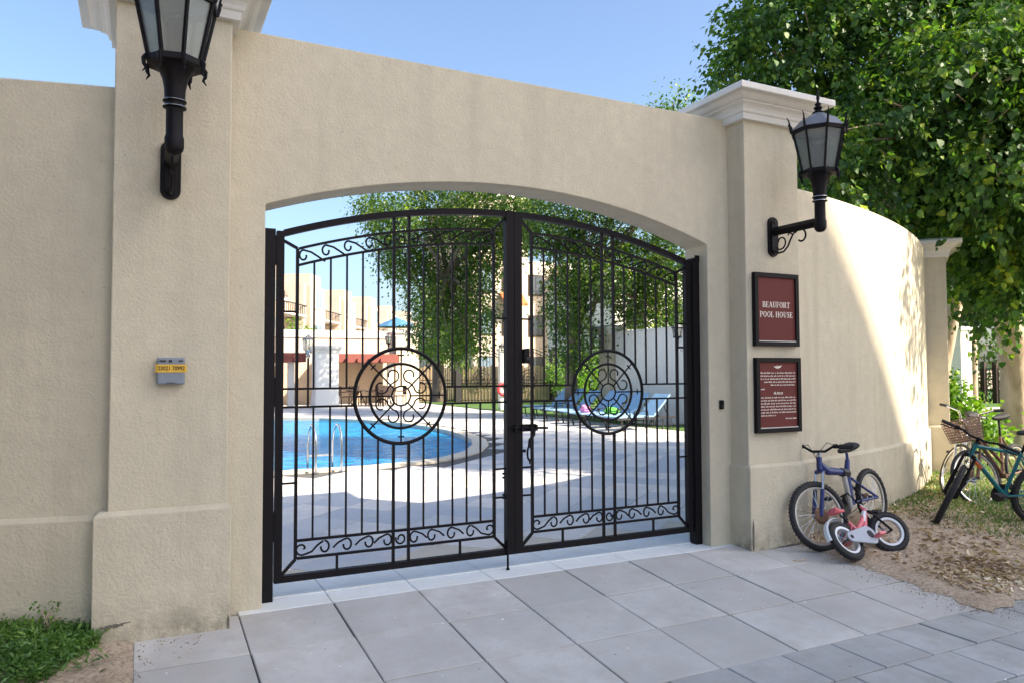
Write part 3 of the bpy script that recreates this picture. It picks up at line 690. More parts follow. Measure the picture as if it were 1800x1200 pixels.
# ------------------------------------------------------------------ wall lanterns
def lantern(loc, rz, label, group=None, scale=1.0):
    """origin at the back plate on the wall; local -y points away from the wall"""
    t = thing('wall_lantern', label, 'lantern', loc, (0, 0, rz), group); t.scale = (scale,) * 3
    B = 'black_iron'; cyl = -.54
    def bl(m, n_, mat, p=t, **k): return m.build(n_, mat, p, False, **k)
    pl = [(math.cos(a) * .058, .125 + math.sin(a) * .055) for a in [PI * k / 10 for k in range(11)]] + [(-math.cos(a) * .058, -.125 - math.sin(a) * .055) for a in [PI * k / 10 for k in range(11)]]
    Mx = Matrix(((1, 0, 0, 0), (0, 0, -1, 0), (0, 1, 0, 0), (0, 0, 0, 1)))
    m = MB(); m.prism(pl, .022, Mx); m.prism([(x * .62, z * .86) for x, z in pl], .034, Mx); bp = bl(m, 'back_plate', B, bevel=.003)
    m = MB()
    for z in (.13, -.13): m.sphere((0, -.036, z), .010, 6)
    bl(m, 'bolt', 'dark_iron', bp)
    m = MB(); m.tube([(0, -.02, .045), (0, cyl, .045)], .041, 4); bl(m, 'arm', B, bevel=.003)
    m = MB(); N = 26
    cu = lambda y0, z0, r0, a0, a1, k=.5: [(0, y0 + r0 * (1 - k * i / N) * math.cos(a0 + (a1 - a0) * i / N), z0 + r0 * (1 - k * i / N) * math.sin(a0 + (a1 - a0) * i / N)) for i in range(N + 1)]
    m.tube([(0, -.03, -.125), (0, -.075, -.155), (0, -.135, -.150), (0, -.185, -.110), (0, -.215, -.055), (0, -.250, -.005)] + cu(-.330, -.045, .072, PI * .22, PI * .22 + 4.7), .0085, 6)
    m.tube([(0, -.045, -.10), (0, -.085, -.125)] + cu(-.105, -.062, .062, -PI * .5, -PI * .5 - 4.6), .0075, 6)
    m.tube([(0, -.185, -.11)] + cu(-.205, -.02, .034, PI * 1.35, PI * 1.35 - 4.0), .006, 6)
    bl(m, 'scroll_bracket', B, smooth=True)
    prof = [(.004, -.045), (.03, -.038), (.046, -.018), (.050, .0), (.050, .05), (.044, .065), (.044, .205), (.047, .212), (.060, .216), (.060, .226), (.051, .232), (.051, .246), (.061, .250), (.061, .260), (.053, .267), (.055, .32), (.066, .375), (.085, .42), (.105, .44), (.105, .445)]
    bl(MB().lathe(prof, (0, cyl, 0), 24), 'column', B, smooth=True)
    m = MB()
    for z in (.221, .255): m.ring((0, cyl, z), .0605, .0028, 28, 6, ('x', 'y'))
    bl(m, 'collar', 'chrome', smooth=True)
    z0, z1, r0, r1 = .452, .800, .140, .208; ph = PI / 8 * 0 - PI / 2 + R(14)
    C8 = lambda r_, z: [(r_ * math.cos(ph + PI / 4 * k), cyl + r_ * math.sin(ph + PI / 4 * k), z) for k in range(8)]
    def frustum(m, ra, za, rb, zb): 
        a = C8(ra, za); b = C8(rb, zb); m.add(a + b, [(k, (k + 1) % 8, 8 + (k + 1) % 8, 8 + k) for k in range(8)]); return m
    m = MB(); a = C8(.10, .438); b = C8(.150, .446); c = C8(.152, .478); d = C8(.128, .480); e = C8(.05, .470)
    m.add(a + b + c + d + e, [(i * 8 + k, i * 8 + (k + 1) % 8, (i + 1) * 8 + (k + 1) % 8, (i + 1) * 8 + k) for i in range(4) for k in range(8)] + [tuple(range(32, 40)), tuple(reversed(range(8)))]); bl(m, 'bottom_ring', B)
    m = MB(); a = C8(.196, .792); b = C8(.222, .792); c = C8(.226, .822); d = C8(.19, .824)
    m.add(a + b + c + d, [(i * 8 + k, i * 8 + (k + 1) % 8, (i + 1) % 4 * 8 + (k + 1) % 8, (i + 1) % 4 * 8 + k) for i in range(4) for k in range(8)]); bl(m, 'top_ring', B)
    A0 = C8(.141, .478); A1 = C8(.209, .794)
    for k in range(8):
        p = Vector(A0[k]); q = Vector(A1[k]); m = MB(); m.tube([p, q], .0115, 4); rb = bl(m, 'rib', B)
        o_ = Vector((math.cos(ph + PI / 4 * k), math.sin(ph + PI / 4 * k), 0)); b0 = Vector((0, cyl, 0))
        h = MB(); h.tube([b0 + o_ * .222 + Vector((0, 0, .80)), b0 + o_ * .235 + Vector((0, 0, .845)), b0 + o_ * .238 + Vector((0, 0, .885)), b0 + o_ * .246 + Vector((0, 0, .915)), b0 + o_ * .262 + Vector((0, 0, .940))], [.012, .011, .0075, .006, .0025], 6); h.sphere(b0 + o_ * .243 + Vector((0, 0, .872)), .010, 6); bl(h, 'horn', B, rb, smooth=True)
        h = MB(); h.tube([b0 + o_ * .150 + Vector((0, 0, .478)), b0 + o_ * .163 + Vector((0, 0, .458)), b0 + o_ * .160 + Vector((0, 0, .425)), b0 + o_ * .150 + Vector((0, 0, .405)), b0 + o_ * .168 + Vector((0, 0, .382))], [.010, .012, .011, .008, .002], 6); bl(h, 'leaf_hook', B, rb, smooth=True)
        p2_, q2 = Vector(A0[(k + 1) % 8]), Vector(A1[(k + 1) % 8]); ins = .975
        quad = [Vector((v.x * ins, cyl + (v.y - cyl) * ins, v.z)) for v in (p, p2_, q2, q)]; th = .985
        quad2 = [Vector((v.x * th, cyl + (v.y - cyl) * th, v.z)) for v in quad]
        bl(MB().add(quad + quad2, [(0, 1, 2, 3), (7, 6, 5, 4), (0, 4, 5, 1), (1, 5, 6, 2), (2, 6, 7, 3), (3, 7, 4, 0)]), 'pane', 'lantern_glass')
    bl(MB().lathe([(.03, .47), (.045, .49), (.055, .55), (.055, .66), (.045, .70), (.02, .715)], (0, cyl, 0), 16), 'bulb', 'lantern_bulb', smooth=True)
    m = MB(); frustum(m, .224, .824, .150, .905); frustum(m, .150, .905, .045, .968); m.add(C8(.045, .968), [tuple(range(8))]); m.add(C8(.224, .824), [tuple(reversed(range(8)))]); bl(m, 'roof', 'lantern_roof')
    bl(MB().lathe([(.045, .966), (.050, .975), (.03, .99), (.022, 1.0), (.036, 1.012), (.036, 1.02), (.018, 1.03), (.026, 1.045), (.026, 1.052), (.012, 1.062), (.010, 1.08), (.014, 1.10), (.002, 1.195)], (0, cyl, 0), 14), 'finial', B, smooth=True)
    return t
lantL = lantern((.147, 5.0, 2.79), 0, 'large black octagonal lantern bracketed on the nearest left pillar, top out of frame')
lantR = lantern((5.121, 5.0, 2.76), 0, 'large black octagonal lantern bracketed on the right pillar above the signs')

# ------------------------------------------------------------------ signs, meter box, bell button
GL = {  # serif capitals as strokes in a unit box (x 0..w, y 0..1): (x0,y0,x1,y1,width)
 'B': (.68, [(.14, 0, .14, 1, .15), (0, .02, .4, .02, .05), (0, .98, .38, .98, .05), (.14, .52, .40, .52, .05), (.38, .98, .54, .86, .09), (.54, .88, .54, .64, .14), (.54, .64, .38, .52, .08), (.40, .52, .60, .40, .09), (.60, .42, .60, .14, .15), (.60, .14, .40, .02, .09)]),
 'E': (.62, [(.14, 0, .14, 1, .15), (0, .02, .58, .02, .05), (0, .98, .56, .98, .05), (.14, .52, .42, .52, .05), (.57, 0, .57, .22, .05), (.55, .8, .55, 1, .05), (.42, .42, .42, .62, .05)]),
 'A': (.78, [(.08, 0, .38, 1, .06), (.38, 1, .68, 0, .15), (0, .02, .2, .02, .05), (.55, .02, .8, .02, .05), (.18, .34, .56, .34, .05)]),
 'U': (.76, [(.16, 1, .16, .25, .15), (.62, 1, .62, .25, .06), (0, .98, .32, .98, .05), (.48, .98, .76, .98, .05), (.16, .28, .28, .04, .10), (.28, .04, .48, .04, .08), (.48, .04, .62, .28, .07)]),
 'F': (.60, [(.14, 0, .14, 1, .15), (0, .02, .30, .02, .05), (0, .98, .56, .98, .05), (.14, .50, .42, .50, .05), (.55, .78, .55, 1, .05), (.42, .40, .42, .60, .05)]),
 'O': (.80, [(.10, .30, .10, .70, .15), (.70, .30, .70, .70, .15), (.12, .68, .28, .95, .10), (.28, .97, .52, .97, .06), (.52, .95, .68, .68, .10), (.12, .32, .28, .05, .10), (.28, .03, .52, .03, .06), (.52, .05, .68, .32, .10)]),
 'R': (.76, [(.14, 0, .14, 1, .15), (0, .02, .30, .02, .05), (0, .98, .40, .98, .05), (.14, .50, .40, .50, .05), (.40, .98, .56, .86, .09), (.56, .88, .56, .62, .14), (.56, .62, .40, .50, .08), (.36, .50, .66, .02, .13), (.6, .02, .78, .02, .05)]),
 'T': (.68, [(.34, 0, .34, 1, .15), (.2, .02, .48, .02, .05), (.02, .98, .66, .98, .05), (.03, .78, .03, 1, .05), (.65, .78, .65, 1, .05)]),
 'P': (.64, [(.14, 0, .14, 1, .15), (0, .02, .30, .02, .05), (0, .98, .40, .98, .05), (.14, .46, .40, .46, .05), (.40, .98, .56, .86, .09), (.56, .88, .56, .58, .14), (.56, .58, .40, .46, .08)]),
 'L': (.60, [(.14, 0, .14, 1, .15), (0, .02, .56, .02, .05), (0, .98, .30, .98, .05), (.56, 0, .56, .24, .05)]),
 'H': (.82, [(.14, 0, .14, 1, .15), (.66, 0, .66, 1, .15), (0, .02, .28, .02, .05), (0, .98, .28, .98, .05), (.52, .02, .80, .02, .05), (.52, .98, .80, .98, .05), (.14, .51, .66, .51, .05)]),
 'S': (.58, [(.50, .78, .50, .98, .05), (.46, .92, .28, .97, .06), (.28, .97, .12, .86, .10), (.12, .88, .12, .68, .12), (.12, .68, .44, .36, .14), (.46, .38, .46, .14, .12), (.46, .14, .30, .03, .10), (.30, .03, .10, .08, .06), (.06, 0, .06, .24, .05)])}
def strokes(text, x0, z0, h, y):
    """left-to-right in world x on a face looking along -y; returns builder and width"""
    m = MB(); x = x0
    for ch in text:
        if ch == ' ': x += h * .42; continue
        wd, st = GL[ch]
        for i, (a, b, c, d, t_) in enumerate(st):
            p = Vector((x + a * h, 0, z0 + b * h)); q = Vector((x + c * h, 0, z0 + d * h)); dr = (q - p).normalized(); nn = Vector((-dr.z, 0, dr.x)) * (t_ * h / 2 * 1.15); e = dr * (t_ * h * .2)
            yy = y - .0006 * (i % 5) - .001
            m.add([tuple(v + Vector((0, yy, 0))) for v in (p - nn - e, q - nn + e, q + nn + e, p + nn - e)] + [tuple(v + Vector((0, y + .0005, 0))) for v in (p - nn - e, q - nn + e, q + nn + e, p + nn - e)], [(0, 1, 2, 3), (0, 4, 5, 1), (1, 5, 6, 2), (2, 6, 7, 3), (3, 7, 4, 0)])
        x += (wd + .13) * h
    return m, x - .13 * h - x0
def sign(x0, x1, z0, z1, label):
    t = thing('wall_sign', label, 'sign', ((x0 + x1) / 2, 5.0, z0), group='framed brown signs')
    m = MB(); yb, yf = 4.997, 4.955; f_ = .040
    for a in ((x0, x1, z0, z0 + f_), (x0, x1, z1 - f_, z1), (x0, x0 + f_, z0 + f_, z1 - f_), (x1 - f_, x1, z0 + f_, z1 - f_)): m.box(a[0], a[1], yf, yb, a[2], a[3])
    m.build('frame', 'black_iron', t, bevel=.002)
    MB().box(x0 + f_, x1 - f_, yf + .016, yb - .005, z0 + f_, z1 - f_).build('panel', 'sign_brown', t)
    MB().box(x0 + f_, x1 - f_, yf + .006, yf + .0155, z0 + f_ + .001, z0 + f_ + .008).build('ledge', 'trim', t)
    return t, yf + .0155
s1, yp = sign(4.863, 5.398, 1.772, 2.427, 'upper brown framed sign reading BEAUFORT POOL HOUSE on the right pillar')
for txt, zc, hh in (('BEAUFORT', 2.118, .050), ('POOL HOUSE', 2.030, .050)):
    _, wd = strokes(txt, 0, 0, hh, yp); m, _ = strokes(txt, 5.128 - wd / 2, zc, hh, yp); m.build('lettering', 'sign_letter', s1)
s2, yp = sign(4.866, 5.408, 1.003, 1.671, 'lower brown framed notice with rows of small print on the right pillar')
m = MB(); r_ = random.Random(12)
def text_row(m, xa, xb, z, h):
    x = xa
    while x < xb - .01:
        L = min(r_.uniform(.014, .05), xb - x); k = x
        while k < x + L - .003:
            hh = h * r_.choice((.75, .8, 1.15)); m.add([(k, yp - .001, z), (k + .0046, yp - .001, z), (k + .0046, yp - .001, z + hh), (k, yp - .001, z + hh)], [(0, 1, 2, 3)]); k += .0068
        x += L + .008
xa, xb = 4.925, 5.352; z = 1.530
for k, (a, b) in enumerate(((0, 0), (0, 0), (0, 0), (.04, 0), (.12, 0))): text_row(m, xa + a, xb - b, z, .011); z -= .027
text_row(m, xa, xa + .045, z - .010, .010); z -= .045
text_row(m, 5.08, 5.19, z, .015); m.add([(5.08, yp - .001, z - .006), (5.19, yp - .001, z - .006), (5.19, yp - .001, z - .003), (5.08, yp - .001, z - .003)], [(0, 1, 2, 3)]); z -= .040
for k, e_ in enumerate((0, 0, 0, 0, 0, 0, .24)): text_row(m, xa, xb - e_, z, .011); z -= .0265
text_row(m, 5.22, 5.352, z - .004, .012)
stuff(m.build('small_print', 'sign_letter', s2))
em = MB(); em.tube([(5.085, yp - .001, 1.598), (5.10, yp - .001, 1.585), (5.13, yp - .001, 1.580), (5.16, yp - .001, 1.588), (5.178, yp - .001, 1.604)], [.002, .006, .009, .006, .002], 6)
em.tube([(5.10, yp - .001, 1.588), (5.125, yp - .001, 1.598), (5.145, yp - .001, 1.596), (5.165, yp - .001, 1.592)], .003, 5); em.build('emblem', 'sign_letter', s2)

mt = thing('meter_box', 'small grey plastic box with yellow numbered tape on the left pillar', 'meter box', (.162, 5.0, 1.482))
MB().box(.087, .240, 4.948, 4.998, 1.486, 1.648).build('casing', 'grey_plastic', mt, bevel=.009)
m = MB(); m.box(.078, .250, 4.9445, 4.9475, 1.560, 1.607); m.box(.0835, .0865, 4.9445, 4.985, 1.560, 1.607); tp = m.build('number_tape', 'yellow_tape', mt)
m = MB(); m.box(.100, .135, 4.9455, 4.9475, 1.622, 1.632); m.box(.150, .168, 4.9455, 4.9475, 1.619, 1.634); m.box(.205, .230, 4.9455, 4.9475, 1.624, 1.631); m.box(.14, .185, 4.9455, 4.9475, 1.494, 1.498); m.build('print', 'black_print', mt)
def text_mesh(txt, size, name, mat, parent, loc, width=None):
    cu = bpy.data.curves.new(name, 'FONT'); cu.body = txt; cu.size = size; cu.align_x = 'CENTER'; cu.align_y = 'CENTER'; cu.extrude = .0006; cu.offset = size * .02
    o = bpy.data.objects.new(name, cu); COL.objects.link(o); dg = bpy.context.evaluated_depsgraph_get(); dg.update(); me = bpy.data.meshes.new_from_object(o.evaluated_get(dg)); bpy.data.objects.remove(o)
    me.materials.clear(); me.materials.append(MATS[mat]); o = bpy.data.objects.new(name, me); COL.objects.link(o); o.parent = parent; o.rotation_euler = (PI / 2, 0, 0)
    xs = [v.co.x for v in me.vertices]; k = (width / (max(xs) - min(xs))) if width else 1; o.scale = (k, 1, 1)
    I = wmat(parent).inverted(); o.location = I @ Vector(loc); return o
text_mesh('23021 70992', .034, 'tape_number', 'black_print', tp, (.165, 4.9438, 1.583), .148)
bl_ = thing('bell_button', 'tiny black access reader on the wall beside the right gate post', 'card reader', (4.68, 5.215, 1.21))
MB().box(4.660, 4.702, 5.190, 5.213, 1.212, 1.292).build('casing', 'black_iron', bl_, bevel=.004); MB().box(4.668, 4.694, 5.187, 5.1895, 1.222, 1.250).build('keypad', 'dark_rubber', bl_)

# ------------------------------------------------------------------ townhouse across the street (behind the camera; it throws the shade over the gates)
def house_block(name, label, cat, x0, x1, y0, y1, h, mat, roof=None, group=None, windows=(), rz=0, origin=None, wmatn='window_dark', trim='stucco_white', parapet=.5):
    """box house, local frame with its front on -y when rz = 0; windows = (x, z, w, h) on the front in local coordinates"""
    o0 = origin or ((x0 + x1) / 2, (y0 + y1) / 2, 0)
    t = thing(name, label, cat, o0, (0, 0, rz), group)
    MB().box(x0 - o0[0] if not origin else x0, x1 - o0[0] if not origin else x1, y0 - o0[1] if not origin else y0, y1 - o0[1] if not origin else y1, -.5, h).build('wall', mat, t, False)
    return t
st = thing('apartment_tower', 'tall cream apartment block standing across the path behind the viewer', 'apartment block', (19.5, -18, 0))
GB = -14.0
prof_ = [(12.6, -.5), (26.1, -.5), (26.1, 21.55), (22.6, 23.85), (21.2, 24.75), (20.4, 25.1), (12.6, 24.9)]
MB().prism(prof_, 8.0, Matrix(((1, 0, 0, 0), (0, 0, -1, GB), (0, 1, 0, 0), (0, 0, 0, 1)))).build('wall', 'stucco_house', st)
for k in range(7):
    for xx in (14.2, 16.8, 19.4, 22.0, 24.6):
        zz = 1.0 + 3.2 * k
        if zz > 19 and xx > 21: continue
        f = MB().box(xx - .75, xx + .75, GB, GB + .06, zz - .08, zz + 1.68).build('window', 'trim', st)
        MB().box(xx - .65, xx + .65, GB + .061, GB + .07, zz, zz + 1.6).build('pane', 'window_dark', f)

# ------------------------------------------------------------------ foliage helpers
def ell_points(n, c, r, rng, shell=.55):
    d = rng.normal(size=(n, 3)); d /= np.linalg.norm(d, axis=1, keepdims=True)
    q = (shell + (1 - shell) * rng.random(n) ** .6) * (.78 + .30 * rng.random(n))
    return np.array(c) + d * q[:, None] * np.array(r), d
def clumps(crown, n, rng, twig=.33, sprays=False):
    """crown = list of (centre, radii, weight): leaves gathered in twigs inside each ellipsoid"""
    ws = np.array([k[2] for k in crown], float); ws /= ws.sum(); P = []; D = []
    for (c, r, _), w_ in zip(crown, ws):
        m = max(8, int(n * w_)); per = 16 if sprays else 14; nt = max(4, m // per)
        tc, td = ell_points(nt, c, r, rng, .30 if sprays else .55); idx = rng.integers(0, nt, m)
        if sprays:
            L = .35 + .65 * rng.random(nt); dr = td * .9 + rng.normal(size=(nt, 3)) * .55; dr[:, 2] -= .25; dr /= np.linalg.norm(dr, axis=1, keepdims=True)
            s_ = rng.random(m); q = s_[:, None] * L[idx][:, None]
            pos = tc[idx] + dr[idx] * q; pos[:, 2] -= .38 * (s_ * L[idx]) ** 2
            off = rng.normal(size=(m, 3)) * .055
            P.append(pos + off); D.append(dr[idx] * .5 + td[idx] * .35 + off * 8)
        else:
            off = rng.normal(size=(m, 3)) * np.array([twig, twig, twig * 1.15]) * (.35 + .65 * rng.random(m))[:, None]
            P.append(tc[idx] + off); D.append(td[idx] * .6 + off / twig * .5)
    return np.concatenate(P), np.concatenate(D)
def leaf_frames(D, rng, droop=.9):
    n = len(D); d = D * .7 + rng.normal(size=(n, 3)) * .45; d[:, 2] -= droop; up = D + np.array([0, 0, .9]) + rng.normal(size=(n, 3)) * .5
    return rot_from(d, up)
def limb(m, a, b, r0, r1, rng, bend=.25, n=6):
    a = np.array(a, float); b = np.array(b, float); L = np.linalg.norm(b - a); o1 = rng.normal(size=3) * bend * L * .3
    pts = [tuple(a + (b - a) * t + o1 * math.sin(PI * t)) for t in [i / n for i in range(n + 1)]]
    m.tube(pts, r0, 8, r1=r1); return pts
def tree(name, label, base, crown, nleaf, leafsize, trunk, mat, tv, tf, seed, group=None, droop=.9, twig=.33, limbs=True, bk='bark', singles=0, single_mat=None, clip=None, sprays=False):
    rng = np.random.default_rng(seed); t = thing(name, label, 'tree', base, group=group)
    m = MB(); pts = trunk['path']; m.tube(pts, trunk['r'], 12)
    tr = m.build('trunk', bk, t, smooth=True)
    if limbs:
        top = pts[-1]
        for i, (c, r, w_) in enumerate(crown):
            lm = MB(); st_ = pts[-1] if i % 3 else pts[-2] if len(pts) > 2 else pts[-1]
            limb(lm, st_, c, trunk['r'][-1] * (.55 + .2 * rng.random()), .015, rng)
            for q in range(3):
                s_ = np.array(st_) + (np.array(c) - np.array(st_)) * (.45 + .2 * q); e = np.array(c) + rng.normal(size=3) * np.array(r) * .6; limb(lm, s_, e, .03, .008, rng, .3, 4)
            lm.build('limb', bk, t, smooth=True)
    P, D = clumps(crown, nleaf, rng, twig, sprays)
    if clip is not None:
        k = clip(P); P = P[k]; D = D[k]
    sz = leafsize * (.42 + .85 * rng.random(len(P)) ** 1.2); Fm = leaf_frames(D, rng, droop)
    I = np.array(base, float)
    if singles:
        cam_ = np.array([0, 0, 1.56]); dist = np.linalg.norm(P - cam_, axis=1); fw = P @ np.array(_fw); 
        u = (P - cam_) @ np.array(_rt) / np.maximum(.1, (P - cam_) @ np.array(_fw)); v_ = (P - cam_) @ np.array(_up) / np.maximum(.1, (P - cam_) @ np.array(_fw))
        okv = (np.abs(u) < .67) & (np.abs(v_) < .45) & (fw > 0); score = np.where(okv, dist - sz * 25, 1e9); order = np.argsort(score)[:singles]
        me = bpy.data.meshes.new('leaf'); me.from_pydata([tuple(v) for v in tv], [], [tuple(f) for f in tf]); me.materials.append(MATS[single_mat]); me.update()
        for i in order:
            o = bpy.data.objects.new('leaf', me); COL.objects.link(o); o.parent = t; M4 = Matrix([list(Fm[i][r]) for r in range(3)]).to_4x4(); M4.translation = Vector(P[i] - I)
            o.matrix_basis = M4 @ Matrix.Scale(float(sz[i]), 4)
        keep = np.ones(len(P), bool); keep[order] = False; P, Fm, sz = P[keep], Fm[keep], sz[keep]
    stuff(scatter('crown', mat, P - I, Fm, sz, tv, tf, t))
    return t
def px(u, v, d):
    """a point at forward depth d on the sight line through photo pixel (u, v); only used here to read positions off"""
    return tuple(Vector((0, 0, 1.56)) + (_fw + _rt * ((u - 900) / 1315) + _up * ((600 - v) / 1315)) * d)
def cl(u, v, d, ru, rv, rd, w_=1): 
    c = px(u, v, d); s_ = d / 1315
    a = (ru * s_ * .9 + rd * .15); return (c, (ru * s_ * .95, rd, rv * s_), w_)

# the two shade trees right of the wall
crownA = [cl(1390, 80, 12.8, 110, 110, 1.5, 1.3), cl(1330, 75, 13.2, 70, 55, 1.0, .6), cl(1470, 190, 12.4, 90, 110, 1.4, 1.4), cl(1560, 60, 12.6, 130, 120, 1.8, 1.8), cl(1560, 270, 12.6, 110, 100, 1.4, 1.4), cl(1680, 150, 12.4, 120, 120, 1.7, 1.6),
          cl(1480, 310, 13.0, 90, 55, 1.2, .8), cl(1590, 360, 13.4, 85, 55, 1.0, .7), cl(1680, 320, 13.0, 100, 95, 1.3, 1.2), cl(1500, -120, 13, 190, 130, 2.0, 1.6), cl(1700, -60, 13.2, 160, 130, 2.0, 1.4), cl(1420, -40, 14, 120, 100, 1.6, .8), cl(1640, 420, 13.8, 45, 35, .7, .3), ((10.2, 6.2, 5.6), (1.0, .9, .9), .55), ((11.2, 5.8, 6.6), (1.1, 1.0, .9), .6), ((9.5, 7.3, 4.9), (.8, .7, .7), .45), ((10.6, 6.9, 5.4), (.7, .7, .45), .3), ((10.6, 6.1, 4.4), (.9, .7, .6), .45), ((9.1, 7.6, 4.4), (.6, .5, .4), .25), ((8.6, 7.6, 4.6), (.7, .6, .5), .3), ((11.4, 5.6, 5.4), (.8, .7, .7), .4)]
tA = tree('shade_tree', 'broad heart-leaved tree whose crown hangs over the curved wall beside the right lantern', px(1652, 740, 15.2), crownA, 64000, .104,
          {'path': [px(1652, 760, 15.2), px(1655, 640, 15.1), px(1672, 560, 15.0), px(1690, 490, 14.8), px(1700, 430, 14.4), px(1690, 330, 13.8)], 'r': [.24, .17, .15, .14, .12, .09]}, 'leaf_big', HEART_V, HEART_F, 11, singles=290, single_mat='leaf_big_single', twig=.30, sprays=True)
crownB = [cl(1790, 180, 11.2, 90, 120, 1.2, 1.2), cl(1790, 330, 11.2, 80, 80, 1.0, 1.0), cl(1770, 440, 11.6, 65, 55, .8, .6), cl(1840, 450, 11.6, 70, 55, .9, .5), cl(1880, 250, 11.2, 140, 190, 1.6, 1.2), cl(1840, 40, 12, 130, 130, 1.6, 1.0), cl(1770, 505, 12.6, 40, 25, .5, .16), cl(1740, 440, 13.6, 50, 40, .7, .3)]
crownB += [((12.3, 2.8, 6.4), (1.1, .8, .7), .28), ((13.2, 7.2, 8.8), (1.8, 1.5, 1.1), 1.3), ((15.3, 7.6, 9.2), (2, 1.6, 1.2), 1.3), ((11.6, 8.2, 9.0), (1.6, 1.5, 1.0), 1.1)]
tB = tree('shade_tree', 'thick pale trunk with sunlit heart-shaped leaves at the right edge, behind the teal bicycle', px(1786, 815, 13.7), crownB, 58000, .104,
          {'path': [px(1790, 830, 13.7), px(1786, 740, 13.7), px(1783, 650, 13.6), px(1778, 590, 13.5), px(1765, 545, 13.3), px(1750, 500, 13.0), px(1740, 430, 12.6)], 'r': [.31, .25, .235, .24, .20, .15, .10]}, 'leaf_big', HEART_V, HEART_F, 12, singles=290, single_mat='leaf_big_single', twig=.28, sprays=True)
tree('garden_tree', 'dark tree added out of view left of the path, shading the left wall', (-4.6, 1.6, -.4), [((-3.5, 2.6, 4.6), (1.2, 1.2, 1.4), .9), ((-3.4, 3.0, 2.8), (1.0, 1.0, 1.2), .8), ((-3.6, 1.6, 3.4), (1.9, 2.2, 2.0), 1.2), ((-3.6, 2.8, 2.0), (1.1, 1.3, 1.5), 1), ((-4.6, 3.4, 4.4), (1.8, 1.8, 2.0), 1), ((-3.6, -.6, 3.2), (1.8, 1.6, 2.2), 1), ((-3.4, 1.2, 1.2), (1.5, 1.6, 1.2), .8)], 22000, .19, {'path': [(-4.6, 1.6, -.5), (-4.5, 1.7, 1.2), (-4.4, 1.7, 2.6)], 'r': [.2, .15, .1]}, 'leaf_dark', OVAL_V, OVAL_F, 14)  # added unseen tree, blocks skylight so the left wall stays darker
# weeping figs inside the pool yard
def weep(seed, spots, d, spread):
    rng = np.random.default_rng(seed); out = []
    for (u, v, ru, rv, w_) in spots: out.append(cl(u, v, d + rng.uniform(-spread, spread), ru, rv, 1.0 + rng.random() * .6, w_))
    return out
fA = weep(3, [(690, 390, 55, 45, .9), (760, 370, 60, 50, 1), (830, 380, 60, 50, 1), (700, 450, 42, 45, .8), (780, 450, 70, 60, 1.3), (860, 430, 50, 60, .9), (745, 520, 35, 50, .7), (800, 530, 50, 60, 1.0), (845, 520, 30, 70, .6), (790, 600, 42, 40, .7), (760, 585, 30, 45, .5), (830, 600, 25, 30, .3), (650, 360, 30, 30, .3), (800, 290, 150, 60, 1.4), (900, 330, 80, 60, 1.0), (895, 410, 50, 40, .6), (930, 395, 55, 50, .7)], 28, 1.5)
ff = [(970, 400, 70, 50, 1), (1050, 420, 80, 50, 1.1), (1130, 460, 70, 50, 1), (1000, 470, 45, 55, .8), (990, 540, 32, 55, .6), (1010, 600, 36, 55, .6), (1060, 490, 50, 35, .5), (1110, 520, 45, 45, .7), (1170, 510, 45, 50, .7), (1190, 450, 60, 60, .8), (1140, 560, 50, 25, .4), (1190, 560, 40, 25, .3), (1060, 330, 120, 60, 1.1), (1180, 350, 100, 70, 1), (1185, 182, 30, 12, .08), (1170, 215, 60, 30, .2), (1110, 270, 100, 50, .8)]
fB = weep(4, ff, 24, 1.2)
tree('weeping_fig', 'dark weeping fig behind the left gate leaf, its branches hanging to the far fence', px(770, 700, 29), fA, 64000, .115, {'path': [px(772, 705, 29), px(770, 640, 29), px(778, 560, 28.5), px(785, 480, 28)], 'r': [.28, .22, .2, .16]}, 'leaf_fig', OVAL_V * np.array([1.25, 1, 1]), OVAL_F, 21, droop=.45, twig=.30, group='weeping figs in the pool yard', bk='bark_fig')
tree('weeping_fig', 'weeping fig behind the right gate leaf, hanging over the inner yard wall', px(1005, 705, 25.5), fB, 60000, .105, {'path': [px(1005, 708, 25.5), px(1003, 640, 25.3), px(1015, 560, 25), px(1040, 480, 24.5)], 'r': [.25, .2, .18, .14]}, 'leaf_fig', OVAL_V * np.array([1.25, 1, 1]), OVAL_F, 22, droop=.45, twig=.28, group='weeping figs in the pool yard', bk='bark_fig')
# trees and hedge far right
def simple_tree(name, label, base, h, r, seed, mat='leaf_dark', n=6000, size=.2, group=None):
    rng = np.random.default_rng(seed); b = np.array(base)
    cr = [(tuple(b + np.array([rng.uniform(-r, r) * .6, rng.uniform(-r, r) * .6, h * (.45 + .5 * rng.random())])), (r * (.45 + .3 * rng.random()),) * 2 + (h * .22,), 1) for _ in range(9)]
    return tree(name, label, base, cr, n, size, {'path': [tuple(b), tuple(b + [.1, 0, h * .3]), tuple(b + [0, .1, h * .6])], 'r': [.16, .12, .08]}, mat, OVAL_V, OVAL_F, seed, group=group, twig=.4, droop=.5)
for i, (u, d, h, r, lb_) in enumerate(((1650, 26, 7, 2.6, 'dark leafy tree seen past the far wall pillar'), (1712, 30, 8, 3.0, 'dark leafy tree between the two shade tree trunks on the lawn'), (1775, 27, 7.5, 2.8, 'dark leafy tree behind the thick pale trunk'), (1850, 24, 8, 3, 'dark leafy tree out past the right edge of the lawn'))):
    simple_tree('garden_tree', lb_, px(u, 651 + 1315 * 1.5 / d, d), h, r, 40 + i, n=7000)
rng = np.random.default_rng(5)
hb = []
for k in range(14): hb.append((tuple(np.array(px(1560 + k * 30, 700, 36)) + [0, 0, .6]), (1.6, 1.2, 1.5), 1))
